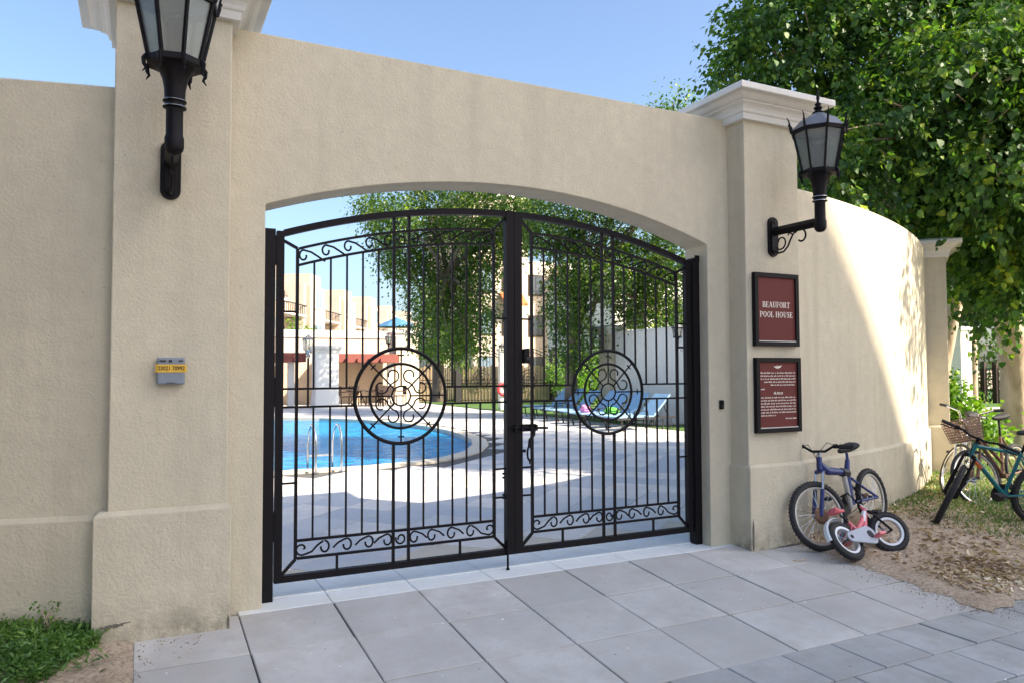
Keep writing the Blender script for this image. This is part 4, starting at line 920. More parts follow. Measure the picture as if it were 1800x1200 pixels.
P, D = clumps(hb, 9000, rng, .4); tag(stuff(scatter('hedge', 'leaf_dark', P, leaf_frames(D, rng, .3), .2 * (.6 + .6 * rng.random(len(P))), OVAL_V, OVAL_F)), 'dark clipped hedge along the far side of the lawn', 'hedge')
# bright shrub beside the far pillar
sb = px(1690, 760, 12.6); t = thing('garden_shrub', 'sunlit yellow-green shrub between the far pillar and the bicycles', 'shrub', sb)
rng = np.random.default_rng(8); cr = [(px(1672, 700, 12.9), (.28, .3, .30), 1), (px(1692, 735, 12.6), (.36, .35, .30), 1.2), (px(1730, 752, 12.6), (.34, .35, .20), 1), (px(1665, 745, 12.8), (.22, .3, .32), .8), (px(1640, 720, 13.2), (.3, .3, .35), .5)]
m = MB()
for c, r_, _ in cr:
    for q in range(4): limb(m, sb, tuple(np.array(c) + rng.normal(size=3) * .15), .012, .004, rng, .2, 4)
m.build('stems', 'bark', t); P, D = clumps(cr, 3200, rng, .13)
stuff(scatter('foliage', 'leaf_bush', P - np.array(sb), leaf_frames(D, rng, .1), .085 * (.6 + .7 * rng.random(len(P))), OVAL_V * np.array([1.5, 1, 1]), OVAL_F, t))

# ------------------------------------------------------------------ ground cover, grass, litter
def on_l(x, y): return soil_l_z(x, y)
rng = np.random.default_rng(31)
n = 9500; x = -.16 - np.abs(rng.normal(size=n)) * .46; y = 4.55 + rng.random(n) * .69
k = (y > 4.56 + .55 * np.clip((x + .42) / .34, 0, 1) * 1.0) | (rng.random(n) < .03); x, y = x[k], y[k]
z = np.array([on_l(a, b) for a, b in zip(x, y)]); hgt = rng.random(len(x)) ** 1.6 * .075
P = np.stack([x, y, z + hgt], 1); D = rng.normal(size=(len(x), 3)) * np.array([.8, .8, .2]) + np.array([0, -.25, .35])
tag(stuff(scatter('ground_cover', 'leaf_cover', P, leaf_frames(D, rng, .05), .046 * (.5 + .8 * rng.random(len(P))), OVAL_V * np.array([.5, 1, 1]), OVAL_F)), 'low green weeds spreading at the foot of the left wall', 'weeds')
sp = thing('dry_weed', 'thin dry weed sprig standing against the left wall', 'weed', (-.47, 5.08, .1))
m = MB(); r_ = random.Random(2)
for q in range(5):
    a = (-.47 + r_.uniform(-.02, .02), 5.06, .09); b = (a[0] + r_.uniform(-.07, .07), 5.05, .16 + r_.random() * .08); m.tube([a, ((a[0] + b[0]) / 2 + r_.uniform(-.02, .02), 5.05, .14), b], .0025, 5)
m.build('stems', 'bark', sp)
P = np.array([(-.47 + r_.uniform(-.08, .08), 5.05 + r_.uniform(-.02, .02), .15 + r_.random() * .11) for _ in range(46)]); D = rng.normal(size=(46, 3)); stuff(scatter('leaves', 'leaf_cover', P - np.array([-.47, 5.08, .1]), leaf_frames(D, rng, .6), .030 * (.6 + .6 * rng.random(46)), OVAL_V, OVAL_F, sp))
# grass at the right
n = 90000; x = rng.uniform(6.6, 13, n); y = rng.uniform(3.4, 9, n)
dens = np.array([.62 + .55 * min(1, max(0, (a - 7.8) / 1.2)) + .5 * hsh(a * .55 + 1, b * .6) + .25 * hsh(a * 1.9, b * 1.7) for a, b in zip(x, y)]); edge = np.clip((x - 6.8 - .35 * (5.2 - y)) / 1.0, 0, 1)
k = (rng.random(n) < dens * edge * 1.1) & np.array([b < wing_front(a) - .1 for a, b in zip(x, y)]); x, y = x[k], y[k]
z = np.array([soil_r_z(a, b) for a, b in zip(x, y)]); P = np.stack([x, y, z - .003], 1); D = rng.normal(size=(len(x), 3)) * .55; D[:, 2] = .8
tag(stuff(scatter('grass', 'grass_blade', P, rot_from(D, rng.normal(size=(len(x), 3))), .055 * (.4 + .9 * rng.random(len(x))), BLADE_V * np.array([1.0, 1, 1]), BLADE_F)), 'patchy short grass growing under the parked bicycles', 'grass')
# loose grit and crumbs of soil washed over the slab edges
n = 4200; q = rng.random(n); x = np.where(q < .55, 5.47 - np.abs(rng.normal(size=n)) * .16, rng.uniform(5.3, 8.6, n)); y = np.where(q < .55, rng.uniform(3.3, 4.95, n), 3.36 - np.abs(rng.normal(size=n)) * .12)
q2 = rng.random(n) < .07; x = np.where(q2, rng.uniform(-.12, .35, n) ** 1, x); y = np.where(q2, 4.93 - np.abs(rng.normal(size=n)) * .10, y); x = np.where(q2 & (rng.random(n) < .5), -.02 + np.abs(rng.normal(size=n)) * .05, x); y = np.where(q2 & (x < .12), rng.uniform(4.2, 4.93, n), y)
P = np.stack([x, y, np.array([ramp_z(b) for b in y]) + .003], 1); D = rng.normal(size=(n, 3)); CH = np.array([(-.5, 0, 0), (.5, .1, 0), (0, .9, 0), (0, .3, .6)], float); CF = np.array([(0, 2, 1), (0, 1, 3), (1, 2, 3), (2, 0, 3)])
D[:, 2] *= .1; tag(stuff(scatter('grit', 'soil', P, rot_from(D, np.tile(np.array([0, 0, 1.0]), (n, 1))), .003 + .010 * rng.random(n) ** 4, CH, CF)), 'brown grit scattered on the slab edges', 'grit')
# leaf litter
def litter(n, fx, size, name, label):
    P = []
    while len(P) < n:
        a, b = fx()
        if a < 5.6 + .05 * hsh(.3, b) or b < 3.42 or b > wing_front(a) - .1: continue
        P.append((a, b, soil_r_z(a, b) + .006))
    P = np.array(P); D = rng.normal(size=(n, 3)) * np.array([1, 1, .22]); up = rng.normal(size=(n, 3)) * .45 + np.array([0, 0, 1])
    return tag(stuff(scatter(name, 'dry_leaf', P, rot_from(D, up), size * (.4 + .9 * rng.random(n)), HEART_V * np.array([.8, 1, 2.2]), HEART_F)), label, 'leaf litter')
r_ = random.Random(77)
def fx1():
    q = r_.random()
    if q < .22: return r_.gauss(6.2, .34), r_.gauss(3.78, .18)
    if q < .62: return r_.uniform(6.5, 12.5), r_.uniform(4.2, 8)
    if q < .80: a = r_.uniform(6.6, 10.4); return a, wing_front(a) - .12 - abs(r_.gauss(0, .25))
    return r_.uniform(5.6, 9.5), r_.uniform(3.4, 5.2)
litter(4200, fx1, .046, 'leaf_litter', 'brown dry leaf litter scattered over the bare soil and grass')
me = bpy.data.meshes.new('fallen_leaf'); me.from_pydata([tuple(v) for v in HEART_V * np.array([.85, 1, 2.4])], [], [tuple(f) for f in HEART_F]); me.materials.append(MATS['dry_leaf_single']); me.update()
for i in range(70):
    while True:
        a, b = (r_.gauss(6.9, .9), r_.gauss(4.1, .4)) if i < 42 else (r_.uniform(7, 10), r_.uniform(4.4, 6.4))
        if a > 5.7 and 3.45 < b < wing_front(a) - .15: break
    o = bpy.data.objects.new('fallen_leaf', me); COL.objects.link(o); o.location = (a, b, soil_r_z(a, b) + .014); o.rotation_euler = (r_.uniform(-.5, .5), r_.uniform(-.5, .5), r_.uniform(0, 6.28)); o.scale = (r_.uniform(.06, .11),) * 3
    tag(o, 'large dry tan leaf fallen on the soil near the bicycles', 'leaf', 'large fallen leaves by the bicycles')
tw = MB().tube([(4.93, 4.64, ramp_z(4.64) + .006), (4.99, 4.61, ramp_z(4.61) + .010), (5.05, 4.625, ramp_z(4.625) + .007)], .006, 6).build('twig', 'bark'); tag(tw, 'curved dark twig lying on a paving slab by the right pillar', 'twig')

# ------------------------------------------------------------------ bicycles
def bicycle(label, loc, heading, lean, steer, wr, wb, frame_mat, tyre_w=.028, rim_mat='steel', fork_mat=None, bar_w=.62, bar_rise=.06, style='mtb', scale_h=1.0, pedal_mat='dark_rubber', seat_mat='dark_rubber', group=None, name='bicycle', crank=0.6, wr2=None, bar_steer=None, saddle_drop=0):
    """local frame: x forward, y left, z up; origin on the ground under the rear axle"""
    t = thing(name, label, 'bicycle', loc, (0, 0, 0), group)
    t.rotation_euler = (Matrix.Rotation(heading, 3, 'Z') @ Matrix.Rotation(lean, 3, 'X')).to_euler()
    bl = lambda m, n_, mat, p=t, **k: m.build(n_, mat, p, False, **k)
    wr2 = wr2 or wr; ra = Vector((0, 0, wr2)); fa = Vector((wb, 0, wr)); sc = wr / .30
    hl = R(70); ud = Vector((-math.cos(hl), 0, math.sin(hl)))       # steering axis direction (up)
    crown = fa + ud * (wr + .075 * sc) + Vector((-.035 * sc, 0, 0)); headb = crown + ud * .01; headt = headb + ud * (.12 * sc * scale_h); stem = headt + ud * (.055 * sc)
    S = Matrix.Translation(headb) @ Matrix.Rotation(steer, 4, ud) @ Matrix.Translation(-headb)
    def wheel(c, nm, M=None, wr=wr):
        n = 40; m = MB(); P = [Vector((c.x + (wr - tyre_w) * math.cos(2 * PI * k / n), 0, c.z + (wr - tyre_w) * math.sin(2 * PI * k / n))) for k in range(n)]
        tr = lambda v: (M @ v) if M else v
        m.tube([tr(p) for p in P], tyre_w, 8, True)
        tyre = bl(m, nm, 'dark_rubber', smooth=True)
        kn = MB()
        if style != 'city':
            for k in range(56):
                a = 2 * PI * k / 56; 
                for sy in (-1, 0, 1) if k % 2 else (-.5, .5):
                    o_ = tyre_w * .62 * sy; rr2 = wr - tyre_w + math.sqrt(max(0, tyre_w ** 2 - o_ ** 2)) ; q = Vector((c.x + rr2 * math.cos(a), o_, c.z + rr2 * math.sin(a))); d = .0045
                    kn.add([tr(q + Vector(v) * d) for v in ((-1, -1, -1), (1, -1, -1), (1, 1, -1), (-1, 1, -1), (-1, -1, 1), (1, -1, 1), (1, 1, 1), (-1, 1, 1))], [(0, 3, 2, 1), (4, 5, 6, 7), (0, 1, 5, 4), (1, 2, 6, 5), (2, 3, 7, 6), (3, 0, 4, 7)])
            stuff(bl(kn, 'tread', 'dark_rubber', tyre))
        m = MB(); rin = wr - 2 * tyre_w + .004; ro = [(-.012, rin + .004), (.012, rin + .004), (.010, rin - .016), (-.010, rin - .016)]
        V = []; F = []
        for k in range(n):
            a = 2 * PI * k / n
            for y_, r_2 in ro: V.append(tuple(tr(Vector((c.x + r_2 * math.cos(a), y_ * (2.0 if rim_mat == 'bike_white' else 1), c.z + r_2 * math.sin(a))))))
        for k in range(n):
            for j in range(4): F.append((k * 4 + j, k * 4 + (j + 1) % 4, ((k + 1) % n) * 4 + (j + 1) % 4, ((k + 1) % n) * 4 + j))
        m.v = V; m.f = F; bl(m, 'rim', rim_mat, tyre)
        m = MB(); m.tube([tr(c + Vector((0, -.05, 0))), tr(c + Vector((0, .05, 0)))], .018 * sc, 10); bl(m, 'hub', 'dark_iron', tyre, smooth=True)
        m = MB(); ns = 28 if wr > .22 else 16
        for k in range(ns):
            a = 2 * PI * k / ns; h_ = Vector((c.x + .02 * math.cos(a + 1.1), (.028 if k % 2 else -.028), c.z + .02 * math.sin(a + 1.1))); q = Vector((c.x + (rin - .014) * math.cos(a), 0, c.z + (rin - .014) * math.sin(a))); m.tube([tr(h_), tr(q)], .0014, 4, caps=False)
        stuff(bl(m, 'spokes', 'chrome', tyre))
        return tyre
    wheel(ra, 'rear_wheel', None, wr2); wheel(fa, 'front_wheel', S)
    bb = Vector((wb * .40, 0, wr * .92)); seatt = bb + Vector((-.105 * sc, 0, .40 * sc * scale_h)); seatc = bb + Vector((-.145 * sc, 0, .56 * sc * scale_h)) if style != 'kids' else bb + Vector((-.10, 0, .26))
    if style == 'kids': seatt = bb + Vector((-.06, 0, .17))
    tb = .020 * sc if style != 'kids' else .022
    fr_ = MB()
    if style == 'fold':       # full suspension look: one thick down-sloping beam, upright and a swing arm
        hm = (headb + headt) / 2; jn = bb + Vector((-.045, 0, .30)); fr_.tube([hm, hm + Vector((-.10, 0, -.075)), jn], [.034, .036, .030], 10); fr_.tube([bb, jn, seatt], [.030, .028, .022], 10)
        fr_.tube([headb - ud * .015, headt + ud * .005], .026, 10)
        fm = bl(fr_, 'frame', frame_mat, smooth=True)
        m = MB(); m.tube([jn + Vector((.10, 0, .02)), jn + Vector((.0, 0, -.01))], .042, 8); bl(m, 'hinge', 'dark_iron', fm)
        m = MB(); m.tube([bb + Vector((.03, 0, -.03)), jn + Vector((.06, 0, .02))], .024, 8); bl(m, 'shock', 'bike_silver', fm, smooth=True)
        m = MB()
        for sy in (-1, 1): m.tube([bb + Vector((-.02, .03 * sy, .02)), ra + Vector((0, .06 * sy, 0))], .012, 8).tube([jn + Vector((0, .03 * sy, -.06)), ra + Vector((.16, .055 * sy, .10)), ra + Vector((0, .06 * sy, 0))], .012, 8)
        bl(m, 'swing_arm', frame_mat, smooth=True)
    else:
        fr_.tube([headb - ud * .012, headt + ud * .006], .021 * sc, 10)
        if style == 'mtb' or style == 'road': fr_.tube([headt - ud * .025, seatt + Vector((0, 0, -.01))], tb * .8, 10)
        else: fr_.tube([headt - ud * .06, bb + Vector((-.03 * sc, 0, .14 * sc))], tb, 10)
        fr_.tube([headb + ud * .02, bb], tb * 1.05, 10); fr_.tube([bb, seatt], tb * .85, 10); fr_.tube([bb + Vector((0, -.04, 0)), bb + Vector((0, .04, 0))], .026 * sc, 10)
        for sy in (-1, 1):
            fr_.tube([bb + Vector((-.02, .03 * sy, 0)), ra + Vector((0, .058 * sy, 0))], .010 * sc, 8); fr_.tube([seatt + Vector((0, .02 * sy, -.03)), ra + Vector((0, .058 * sy, 0))], .0085 * sc, 8)
        fm = bl(fr_, 'frame', frame_mat, smooth=True)
    # fork
    fm_ = fork_mat or frame_mat; m = MB(); off = tyre_w + .022
    for sy in (-1, 1):
        a = crown + Vector((0, off * sy, 0)); b = fa + Vector((.01, off * sy, 0)); mid = a + (b - a) * .45
        m.tube([S @ a, S @ mid], .013 * sc, 8)
    bl(m, 'fork_stanchion', 'chrome' if style in ('fold',) else fm_, smooth=True)
    m = MB()
    for sy in (-1, 1):
        a = crown + Vector((0, off * sy, 0)); b = fa + Vector((.01, off * sy, 0)); mid = a + (b - a) * .40; m.tube([S @ mid, S @ b], .018 * sc, 8)
    m.tube([S @ (crown + Vector((0, -off, 0)) + ud * .004), S @ (crown + ud * .016), S @ (crown + Vector((0, off, 0)) + ud * .004)], .020 * sc, 8); bl(m, 'fork', fm_, smooth=True)
    # bars
    m = MB(); st2 = stem + Vector((.055 * sc, 0, .012)); m.tube([S @ headt, S @ stem, S @ st2], .015 * sc, 8); bl(m, 'stem', 'bike_grey' if style == 'fold' else 'black_iron', smooth=True)
    S0 = S; S = S if bar_steer is None else Matrix.Translation(headb) @ Matrix.Rotation(bar_steer, 4, ud) @ Matrix.Translation(-headb)
    hb_ = [(0, -bar_w / 2, bar_rise), (-.01, -bar_w * .22, bar_rise * .95), (.0, -bar_w * .10, 0), (0, bar_w * .10, 0), (-.01, bar_w * .22, bar_rise * .95), (0, bar_w / 2, bar_rise)]
    if style == 'city': hb_ = [(-.16, -bar_w / 2, .10), (-.06, -bar_w / 2 * .95, .11), (.02, -bar_w * .25, .10), (0, -.05, 0), (0, .05, 0), (.02, bar_w * .25, .10), (-.06, bar_w / 2 * .95, .11), (-.16, bar_w / 2, .10)]
    bp = [S @ (st2 + Vector((x - .035 * abs(y) / (bar_w / 2), y, z))) for x, y, z in hb_]
    hbm = bl(MB().tube(bp, .0115 * min(1, sc), 8), 'handlebar', 'chrome' if style == 'city' else 'black_iron', smooth=True)
    for e, f_ in ((0, 1), (-1, -2)):
        d = (bp[f_] - bp[e]).normalized(); bl(MB().tube([bp[e] - d * .004, bp[e] + d * .115 * min(1, sc)], .0175 * min(1, sc), 8), 'grip', 'dark_rubber', hbm, smooth=True)
        if style in ('mtb', 'fold'):
            fw2 = S.to_3x3() @ Vector((1, 0, -.25)); p = bp[e] + d * .135; m = MB(); m.tube([p, p + fw2 * .035, p + fw2 * .05 - d * .05, p + fw2 * .055 - d * .13], .006, 6); m.tube([p - d * .01, p + d * .03], .02, 8); bl(m, 'brake_lever', 'black_iron', hbm, smooth=True)
    # cables
    if style in ('mtb', 'fold'):
        m = MB()
        for e, f_, q in ((0, 1, .10), (-1, -2, .14)):
            a = bp[e] + (bp[f_] - bp[e]).normalized() * .13; b = headb + Vector((.0, 0, -.02)); c = (S @ (stem + Vector((.16, 0, q)))); m.tube([a, a * .5 + c * .5, c * .6 + b * .4 + Vector((.04, 0, -.02)), b], .003, 5)
        bl(m, 'brake_cables', 'dark_rubber', hbm, smooth=True)
    S = S0; seatc = seatc + (seatt - seatc).normalized() * saddle_drop
    # saddle
    bl(MB().tube([seatt - Vector((0, 0, .02)), seatc], .0135 * min(1, sc), 8), 'seat_post', 'black_iron' if style != 'fold' else frame_mat, smooth=True)
    k = min(1, sc * (1.15 if style == 'fold' else 1)) * (1 if style != 'kids' else 1.1)
    m = MB(); secs = [(-.13, .030, .012), (-.125, .082, .035), (-.09, .088, .042), (-.03, .062, .036), (.05, .032, .028), (.115, .024, .022), (.130, .010, .010)]; V = []; F = []; nn = 12
    for x_, w_, h_ in secs:
        for q in range(nn):
            a = 2 * PI * q / nn; V.append((seatc.x + x_ * k, seatc.y + w_ * k * math.cos(a), seatc.z + .035 * k + h_ * k * math.sin(a) + (.012 * k if x_ < -.06 else 0)))
    for i in range(len(secs) - 1):
        for q in range(nn): F.append((i * nn + q, i * nn + (q + 1) % nn, (i + 1) * nn + (q + 1) % nn, (i + 1) * nn + q))
    F += [tuple(range(nn)), tuple(range((len(secs) - 1) * nn, len(secs) * nn))]; m.v = V; m.f = F; bl(m, 'saddle', seat_mat, smooth=True)
    # cranks, chainring, pedals
    m = MB(); m.lathe([(.02 * sc, -.004), (.085 * sc, -.004), (.088 * sc, 0), (.085 * sc, .004), (.02 * sc, .004)], (0, 0, 0), 28, Matrix.Translation(bb + Vector((0, -.055 * min(1, sc), 0))) @ Matrix.Rotation(PI / 2, 4, 'X')); cr = bl(m, 'chainring', 'dark_iron' if style != 'city' else 'steel')
    for sy, a in ((-1, crank), (1, crank + PI)):
        L = .165 * min(1.0, sc) * (1 if style != 'kids' else .8); p = bb + Vector((math.cos(a) * L, sy * .085 * min(1, sc), math.sin(a) * L)); bl(MB().tube([bb + Vector((0, sy * .07 * min(1, sc), 0)), p], .011 * min(1, sc), 6), 'crank_arm', 'black_iron' if style != 'fold' else 'bike_silver')
        q = p + Vector((0, sy * .05, 0)); bl(MB().box(q.x - .045, q.x + .045, q.y - .045 * 1, q.y + .045, q.z - .012, q.z + .012), 'pedal', pedal_mat, bevel=.003)
    m = MB(); c0, c1 = bb + Vector((0, -.055 * min(1, sc), 0)), ra + Vector((0, -.05, 0)); r1_, r2_ = .085 * sc, .036 * sc
    m.tube([c0 + Vector((0, 0, r1_)), c1 + Vector((0, 0, r2_))], .0045, 5); m.tube([c0 - Vector((0, 0, r1_)), c1 - Vector((0, 0, r2_))], .0045, 5); bl(m, 'chain', 'rusty')
    m = MB(); m.lathe([(.012, -.012), (.036 * sc, -.010), (.046 * sc, 0), (.03 * sc, .012)], (0, 0, 0), 20, Matrix.Translation(c1) @ Matrix.Rotation(PI / 2, 4, 'X')); bl(m, 'sprocket', 'rusty')
    return t, bl, S, dict(bb=bb, ra=ra, fa=fa, headb=headb, headt=headt, stem=stem, st2=st2, seatc=seatc, crown=crown, bars=bp)
def place_bike(front, heading, wb, zoff=0): return (front[0] - wb * math.cos(heading), front[1] - wb * math.sin(heading), front[2] + zoff)
# blue folding bike against the wall
h = R(193); wb = .98
bk1, bl1, S1, k1 = bicycle('rusty blue folding mountain bike leaning on the curved wall', (5.455 - wb * math.cos(h), 4.745 - wb * math.sin(h), .055), h, R(10), R(-20), .305, wb, 'bike_blue', .027, 'bike_silver', 'bike_blue', .58, .045, 'fold', 1.0, crank=R(35), wr2=.275, bar_steer=R(26), saddle_drop=.10)
bk1.rotation_euler = (Matrix.Rotation(h, 3, 'Z') @ Matrix.Rotation(R(5.2), 3, 'Y') @ Matrix.Rotation(R(10), 3, 'X')).to_euler()
m = MB()
for q in range(9): m.ring((0, 0, 0), .001, .001, 3, 3) if False else None
m.lathe([(.015, -.006), (.055, -.004), (.075, .004), (.03, .012)], (0, 0, 0), 24, S1 @ (Matrix.Translation(k1['fa'] + Vector((0, .045, 0))) @ Matrix.Rotation(PI / 2, 4, 'X'))); bl1(m, 'brake_disc', 'rusty')
# pink child's bike dropped in front of it
h = R(6); wb = .62
bk2, bl2, S2, k2 = bicycle("small pink and white child's bicycle tipped over against the blue bike", (5.41, 4.385, -.03), h, R(-40), R(-30), .178, wb, 'bike_pink', .030, 'bike_white', 'black_iron', .40, .12, 'kids', .9, pedal_mat='bike_pink', seat_mat='bike_pink', crank=R(-20))
gd = MB(); a, b = k2['bb'], k2['ra']; pl = []
for q in range(13): an = -PI / 2 + PI * q / 12; pl.append((a.x + .085 * math.cos(an), a.z + .085 * math.sin(an)))
for q in range(9): an = PI / 2 + PI * q / 8; pl.append((b.x + .045 * math.cos(an), b.z + .045 * math.sin(an)))
gd.prism(pl, .016, Matrix(((1, 0, 0, 0), (0, 0, -1, -.060), (0, 1, 0, 0), (0, 0, 0, 1)))); cg = bl2(gd, 'chain_guard', 'bike_grey', bevel=.004)
m = MB()
for (x_, z_, r_2) in ((a.x + .005, a.z + .005, .034), (b.x, b.z, .017)): m.lathe([(r_2, 0), (r_2, .004)], (0, 0, 0), 20, Matrix.Translation((x_, -.0765, z_)) @ Matrix.Rotation(PI / 2, 4, 'X'))
stuff(bl2(m, 'guard_holes', 'dark_rubber', cg))
m = MB(); rf = .207; V = []; F = []
for q in range(15):
    an = R(62) + R(112) * q / 14
    for y_, dr in ((-.03, -.008), (-.018, .004), (.018, .004), (.03, -.008)): V.append((b.x + (rf + dr) * math.cos(an), y_, b.z + (rf + dr) * math.sin(an)))
for q in range(14):
    for j in range(3): F.append((q * 4 + j, q * 4 + j + 1, q * 4 + 5 + j, q * 4 + 4 + j))
m.v = V; m.f = F; bl2(m, 'rear_fender', 'bike_white', smooth=True)
# white panel on the pink frame
m = MB(); p0 = k2['headb'] + Vector((-.03, 0, .0)); p1_ = k2['bb'] + Vector((.02, 0, .06)); m.tube([p0, p0 * .5 + p1_ * .5], .0245, 8); bl2(m, 'frame_panel', 'bike_white', smooth=True)
# teal mountain bike on the grass
h = R(160); wb = 1.04
bk3, bl3, S3, k3 = bicycle('teal and black mountain bike standing on the grass, cut by the right edge', place_bike((7.32, 4.93, -.015), h, wb), h, R(-14), R(48), .335, wb, 'bike_teal', .030, 'black_iron', 'black_iron', .70, .02, 'mtb', 1.0, crank=R(200))
m = MB(); m.tube([k3['headb'] + Vector((-.05, 0, -.045)), k3['headb'] + Vector((-.14, 0, -.125))], .0235, 10); bl3(m, 'orange_decal', 'orange_paint', smooth=True)
m = MB(); a, b = k3['headt'] + Vector((-.1, -.018, -.035)), k3['seatc'] + Vector((.12, -.018, -.19)); m.tube([a, b], .006, 6); bl3(m, 'white_stripe', 'bike_white')
# old silver bike and a basket bike behind it
bk4, bl4, S4, k4 = bicycle('old silver bicycle parked behind the teal bike, near the far pillar', place_bike((8.85, 5.85, .02), R(205), 1.03), R(205), R(-8), R(35), .33, 1.03, 'bike_silver', .020, 'steel', 'bike_silver', .52, .05, 'city', 1.0, crank=R(80))
m = MB(); p = S4 @ (k4['headb'] + Vector((.09, 0, .02))); m.sphere(p, .045, 8); bl4(m, 'headlamp', 'chrome', smooth=True)
bk5, bl5, S5, k5 = bicycle('bicycle with a brown wicker front basket between the silver and teal bikes', place_bike((8.55, 5.28, .0), R(187), 1.05), R(187), R(9), R(-20), .33, 1.05, 'rusty', .020, 'steel', 'rusty', .54, .04, 'city', 1.05, crank=R(120))
bk_c = S5 @ (k5['headt'] + Vector((.19, 0, .02))); bm_ = S5.to_3x3().to_4x4(); bm_.translation = bk_c
m = MB(); 
for q in range(9):
    z = -.12 + .24 * q / 8; e = .8 + .2 * q / 8; a_, b_ = .13 * e, .17 * e
    m.tube([bm_ @ Vector(v) for v in ((-a_, -b_, z), (a_, -b_, z), (a_, b_, z), (-a_, b_, z))], .006, 5, True)
bsk = bl5(m, 'basket', 'wicker')
m = MB()
for sx in range(-4, 5):
    for sy in (-1, 1):
        m.tube([bm_ @ Vector((sx * .13 * .8 / 4, sy * .17 * .8, -.12)), bm_ @ Vector((sx * .13 / 4, sy * .17, .12))], .005, 5); m.tube([bm_ @ Vector((sy * .13 * .8, sx * .17 * .8 / 4, -.12)), bm_ @ Vector((sy * .13, sx * .17 / 4, .12))], .005, 5)
bl5(m, 'weave', 'wicker', bsk)
m = MB().box(-.10, .10, -.13, .13, -.125, -.115, bm_); bl5(m, 'basket_floor', 'wicker', bsk)

# ------------------------------------------------------------------ pool yard: ladder, loungers, pavilion, fences, lamps
ld = thing('pool_ladder', 'pair of steel pool ladder rails at the near pool edge', 'ladder', (2.75, 12.2, 0))
for x_ in (2.44, 2.84):
    m = MB(); m.tube([(x_, 11.75, .0), (x_, 11.75, .40), (x_, 11.80, .58), (x_, 11.92, .70), (x_, 12.10, .72), (x_, 12.28, .60), (x_, 12.36, .40), (x_, 12.40, -.3)], .019, 8); m.tube([(x_, 11.75, .0), (x_, 11.75, .012)], .05, 10); m.build('rail', 'steel', ld, smooth=True)
for z in (-.02, .20):
    MB().box(2.46, 2.82, 12.35, 12.43, z - .012, z + .012).build('step', 'steel', ld)

def lounger(label, loc, rz, back=R(48)):
    t = thing('sun_lounger', label, 'sun lounger', loc, (0, 0, rz), 'sun loungers along the inner yard wall'); t.scale = (1, 1, 1)
    bl = lambda m, n_, mat, p=t, **k: m.build(n_, mat, p, False, **k)
    # local: x from foot (0) to head (1.9), width y +-.32
    for sy in (-1, 1): bl(MB().box(0, 1.95, sy * .33 - .02, sy * .33 + .02, .29, .34), 'side_rail', 'dark_iron')
    for x_ in (.12, 1.55):
        for sy in (-1, 1):
            bl(MB().tube([(x_, sy * .33, .30), (x_ + (.06 if x_ < 1 else -.06), sy * .34, .0)], .022, 6), 'leg', 'dark_iron')
    for sy in (-1, 1):
        m = MB(); m.ring((1.80, sy * .36, .085), .075, .016, 16, 6); bl(m, 'wheel', 'dark_rubber'); bl(MB().tube([(1.80, sy * .34, .30), (1.80, sy * .36, .085)], .016, 6), 'wheel_strut', 'dark_iron')
    bl(MB().box(.02, 1.25, -.30, .30, .335, .375), 'seat', 'lounger_sling', bevel=.01)
    c_, s_ = math.cos(back), math.sin(back); M = Matrix.Translation((1.25, 0, .36)) @ Matrix.Rotation(-back, 4, 'Y')
    bl(MB().box(0, .80, -.30, .30, -.02, .03, M), 'backrest', 'lounger_sling', bevel=.01); 
    for sy in (-1, 1): bl(MB().tube([M @ Vector((.45, sy * .29, -.02)), (1.75, sy * .29, .32)], .014, 6), 'back_support', 'dark_iron')
    m = MB(); m.tube([(.5, -.36, .34), (.52, -.38, .50), (.95, -.38, .52), (1.0, -.36, .34)], .016, 6); bl(m, 'armrest', 'dark_iron')
    return t
lspots = [(10.9, 16.3, 'with its foot end nearest the right gate post'), (11.0, 17.25, 'second from the right gate post'), (11.0, 18.2, 'third from the right gate post'), (11.2, 19.2, 'in the middle of the row'), (11.3, 20.3, 'third from the far end of the row'), (11.5, 21.5, 'second from the far end of the row'), (11.9, 22.8, 'farthest along the row')]
for i, (x_, y_, q) in enumerate(lspots):
    lounger('pale blue sun lounger with raised back, ' + q, (x_, y_, 0), R(rr.uniform(-8, 8)), R(46 + rr.uniform(-4, 6)))
def lumpy(loc, r, name, label, cat, mat):
    m = MB(); m.sphere((0, 0, 0), 1, 10); m.v = [(v[0] * r[0] * (1 + .25 * hsh(v[1] * 2, v[2] * 2)), v[1] * r[1] * (1 + .2 * hsh(v[0] * 3, v[2])), v[2] * r[2] * (1 + .3 * hsh(v[0] * 2, v[1] * 2))) for v in m.v]
    o = m.build(name, mat, smooth=True); o.location = loc; tag(o, label, cat)
lumpy((11.6, 17.25, .45), (.22, .2, .10), 'towel', 'crumpled bright green towel lying on a pale blue lounger', 'towel', 'green_cloth')
lumpy((11.35, 18.2, .46), (.16, .13, .12), 'beach_bag', 'small pink beach bag set on a pale blue lounger', 'bag', 'pink_cloth')

